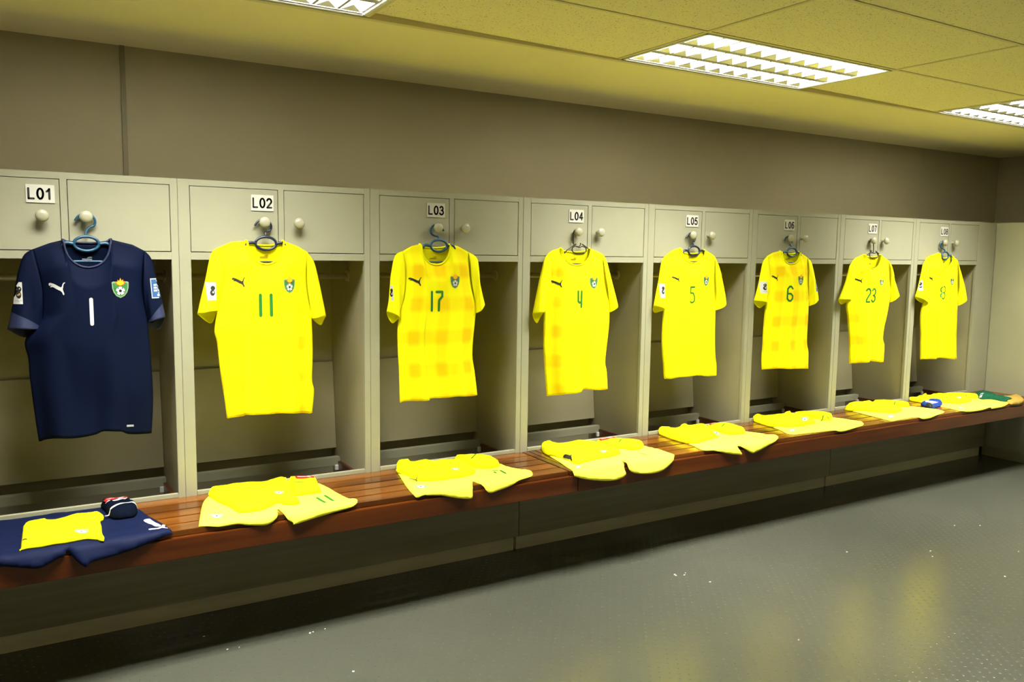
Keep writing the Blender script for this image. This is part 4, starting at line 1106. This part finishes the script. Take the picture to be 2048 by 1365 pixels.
KN = {1: '1', 2: '11', 3: '17', 4: '4', 5: '5', 6: '6', 7: '23', 8: '8'}
for k in sorted(KITS):
    D = KITS[k]; nav = k == 1
    where = 'below the navy jersey' if nav else 'below the jersey numbered ' + KN[k]
    zero = lambda x, y: 0.0
    sh = Slab(D['shorts'], .0085, zero, k, wr=.006 if nav else .0034, soft=.004, limp=.85)
    cx = sum(p[0] for p in D['shorts']) / len(D['shorts']); cy = sum(p[1] for p in D['shorts']) / len(D['shorts'])
    t = thing('shorts', ('navy shorts with a white stripe mark laid on the bench ' if nav else 'yellow shorts spread flat on the bench ') + where, 'shorts', (cx, cy, ZB), 'shorts laid on the bench')
    sh.build('cloth', M['navy_shorts'] if nav else M['yellow_shorts'], t)
    tl_ = [q for q in D['shorts']]
    if nav:
        a, b_ = D['num'][0], D['num'][1]
    if 'screst' in D:
        f = quad_map(D['screst'])
        decal('crest', [([f(q) for q in SHIELD], 'crest_rim', 0), ([f(q) for q in disc(.5, .42, .3, .27)], 'white_print', .0004), ([f(q) for q in disc(.5, .42, .1, .1, 6)], 'black_print', .0008)], sh.cast, t, .001, .012)
    if 'strokes' in D:
        decal('shorts_number', [(capsule(a, b_, w_), 'green', 0) for a, b_, w_ in D['strokes']], sh.cast, t, .0012, .01)
    if nav:
        decal('shorts_number', [(capsule(D['num'][0], D['num'][1], .024), 'white_print', 0)], sh.cast, t, .001, .01)
        f = quad_map(D['slogo'])
        decal('brand_mark', [(capsule(f((0, .2)), f((.5, .3)), .012), 'white_print', 0), (capsule(f((.5, .3)), f((.78, .62)), .012), 'white_print', 0), (capsule(f((.78, .62)), f((.8, .98)), .010), 'white_print', 0), (capsule(f((.72, .5)), f((1, .45)), .010), 'white_print', 0)], sh.cast, t, .001, .01)
    sup1 = lambda x, y, sh=sh: max(sh.hgt(x, y) + .0012 if inside((x, y), sh.P) else 0.0, .0182 if y > -.0035 else 0.0)
    st = Slab(D['shirt'], .024, sup1, k + 20, ymax=.012, wr=.006, soft=.006)
    cx = sum(p[0] for p in D['shirt']) / len(D['shirt']); cy = sum(p[1] for p in D['shirt']) / len(D['shirt'])
    t = thing('folded_shirt', 'yellow shirt folded into a pad on the %s shorts %s' % ('navy' if nav else 'yellow', where), 'folded shirt', (cx, cy, ZB + .012), 'folded yellow shirts on the bench')
    st.build('cloth', M['yellow'], t, .012)
    if 'crest' in D:
        f = quad_map(D['crest'])
        decal('crest', [([f(q) for q in SHIELD], 'crest_rim', 0), ([f(q) for q in disc(.5, .42, .3, .27)], 'white_print', .0004), ([f(q) for q in disc(.5, .42, .1, .1, 6)], 'black_print', .0008)], st.cast, t, .001, .012)
    if 'logo' in D:
        f = quad_map(D['logo'])
        decal('brand_mark', [([f(q) for q in CAT], 'black_print', 0)], st.cast, t, .001, .01)
    sup2 = lambda x, y, sh=sh, st=st: max(sup1(x, y), 0.0)
    sup3 = lambda x, y, sh=sh: sh.hgt(x, y) + .0012 if inside((x, y), sh.P) else 0.0
    so = Slab(D['socks'], {1: .034, 7: .030, 3: .028, 2: .027}.get(k, .023), sup3, k + 40, ymax=.010, wr=.002, soft=.0035)
    cx = sum(p[0] for p in D['socks']) / len(D['socks']); cy = sum(p[1] for p in D['socks']) / len(D['socks'])
    t = thing('folded_socks', ('navy football socks with a white band folded on the bench ' if nav else 'yellow football socks folded beside the shirt ') + where, 'socks', (cx, cy, ZB + .012), 'folded pairs of socks on the bench')
    so.build('knit', M['navy_sock'] if nav else M['yellow'], t, .011)
    if 'stripe' in D:
        q = D['stripe']
        decal('band', [(capsule(a, b_, .011 if nav else .007), 'white_print' if nav else 'green', 0) for a, b_ in zip(q[:-1], q[1:])], so.cast, t, .001, .008)
    if 'tag' in D:
        q = D['tag']
        f = quad_map(q)
        Lx = [(q, 'red_card', 0), (capsule(f((.15, .45)), f((.6, .5)), .007), 'white_print', .0006), (capsule(f((.6, .5)), f((.8, .85)), .006), 'white_print', .0006), (capsule(f((.6, .5)), f((.85, .3)), .006), 'white_print', .0006)]
        if nav:
            g_ = quad_map([(q[3][0] - .0, q[3][1] - .035), (q[2][0], q[2][1] - .035), q[2], q[3]])
            Lx += [(capsule(g_((.35, .5)), g_((.75, .55)), .012), 'white_print', .0004), (capsule(g_((.75, .55)), g_((.92, .8)), .007), 'white_print', .0004), (capsule(g_((.02, .7)), g_((.16, .95)), .007), 'white_print', .0004)]
        decal('card_tag', Lx, so.cast, t, .0016, .012)

# armband, pennant and knitted cloth at the far end
kit8 = Slab(KITS[8]['shorts'], .0085, lambda x, y: 0.0, 8, wr=.0034, soft=.004, limp=.85)
ab = Slab(MISC['armband'], .030, lambda x, y: (kit8.hgt(x, y) + .0015) if inside((x, y), kit8.P) else 0.0, 61, wr=.004, soft=.012)
t = thing('captain_armband', 'small crumpled blue and white armband lying against the last yellow shorts', 'armband', (5.55, -.2, ZB), None)
ab.build('elastic', M['band_blue'], t, .012)
decal('white_panel', [([(5.445, -.255), (5.475, -.185), (5.535, -.15), (5.54, -.24)], 'white_print', 0)], ab.cast, t, .001, .012)
decal('black_end', [(capsule((5.42, -.27), (5.435, -.23), .03), 'black_print', 0)], ab.cast, t, .001, .012)
sc = Slab(MISC['scarf'], .018, lambda x, y: (kit8.hgt(x, y) + .0015) if inside((x, y), kit8.P) else 0.0, 71, ymax=-.012, wr=.007, soft=.012)
o = thing('knitted_scarf', 'crumpled dull yellow cloth at the far end of the bench by the corner', 'cloth', (6.3, -.3, ZB), None)
sc.build('cloth', M['dusty_yellow'], o, .012)
def sup_p(x, y):
    a = (kit8.hgt(x, y) + .0015) if inside((x, y), kit8.P) else 0.0
    if inside((x, y), sc.P): a = max(a, sc.sup(x, y) + sc.hgt(x, y) + .0025)
    return a
pn = Slab(MISC['pennant'], .010, sup_p, 81, ymax=-.02, wr=.004, soft=.008)
o = thing('green_pennant', 'dark green folded cloth with white lettering on the far end of the bench', 'pennant', (6.2, -.2, ZB), None)
pn.build('cloth', M['pennant_green'], o, .012)
Lx = [(capsule((6.075, -.235), (6.165, -.215), .016), 'white_print', 0)]
for i in range(5):
    x = 6.19 + i * .014; y = -.265 - i * .022
    Lx.append((capsule((x - .012, y), (x + .03, y + .02), .006), 'white_print', 0))
decal('white_lettering', Lx, pn.cast, o, .001, .012)

# ================================================================== LITTER ON THE FLOOR
bm = bmesh.new(); rng = random.Random(9)
for (x, y) in MISC['litter']:
    if y > -.05: y, z0 = -.036, .05
    r = rng.uniform(.002, .005)
    n = 5; a0 = rng.uniform(0, 6)
    vs = [bm.verts.new((x + r * (1 + .8 * (i % 2)) * math.cos(a0 + 2 * PI * i / n), y + r * math.sin(a0 + 2 * PI * i / n), .0005)) for i in range(n)]
    tp = [bm.verts.new((v.co.x * .5 + x * .5, v.co.y * .5 + y * .5, .0025)) for v in vs]
    bm.faces.new(tp); bm.faces.new(vs[::-1])
    for i in range(n): bm.faces.new((vs[i], vs[(i + 1) % n], tp[(i + 1) % n], tp[i]))
o = finish('litter', bm, M['white_plastic'])
tag(o, 'tiny pale crumbs scattered over the grey floor', 'litter', kind='stuff')
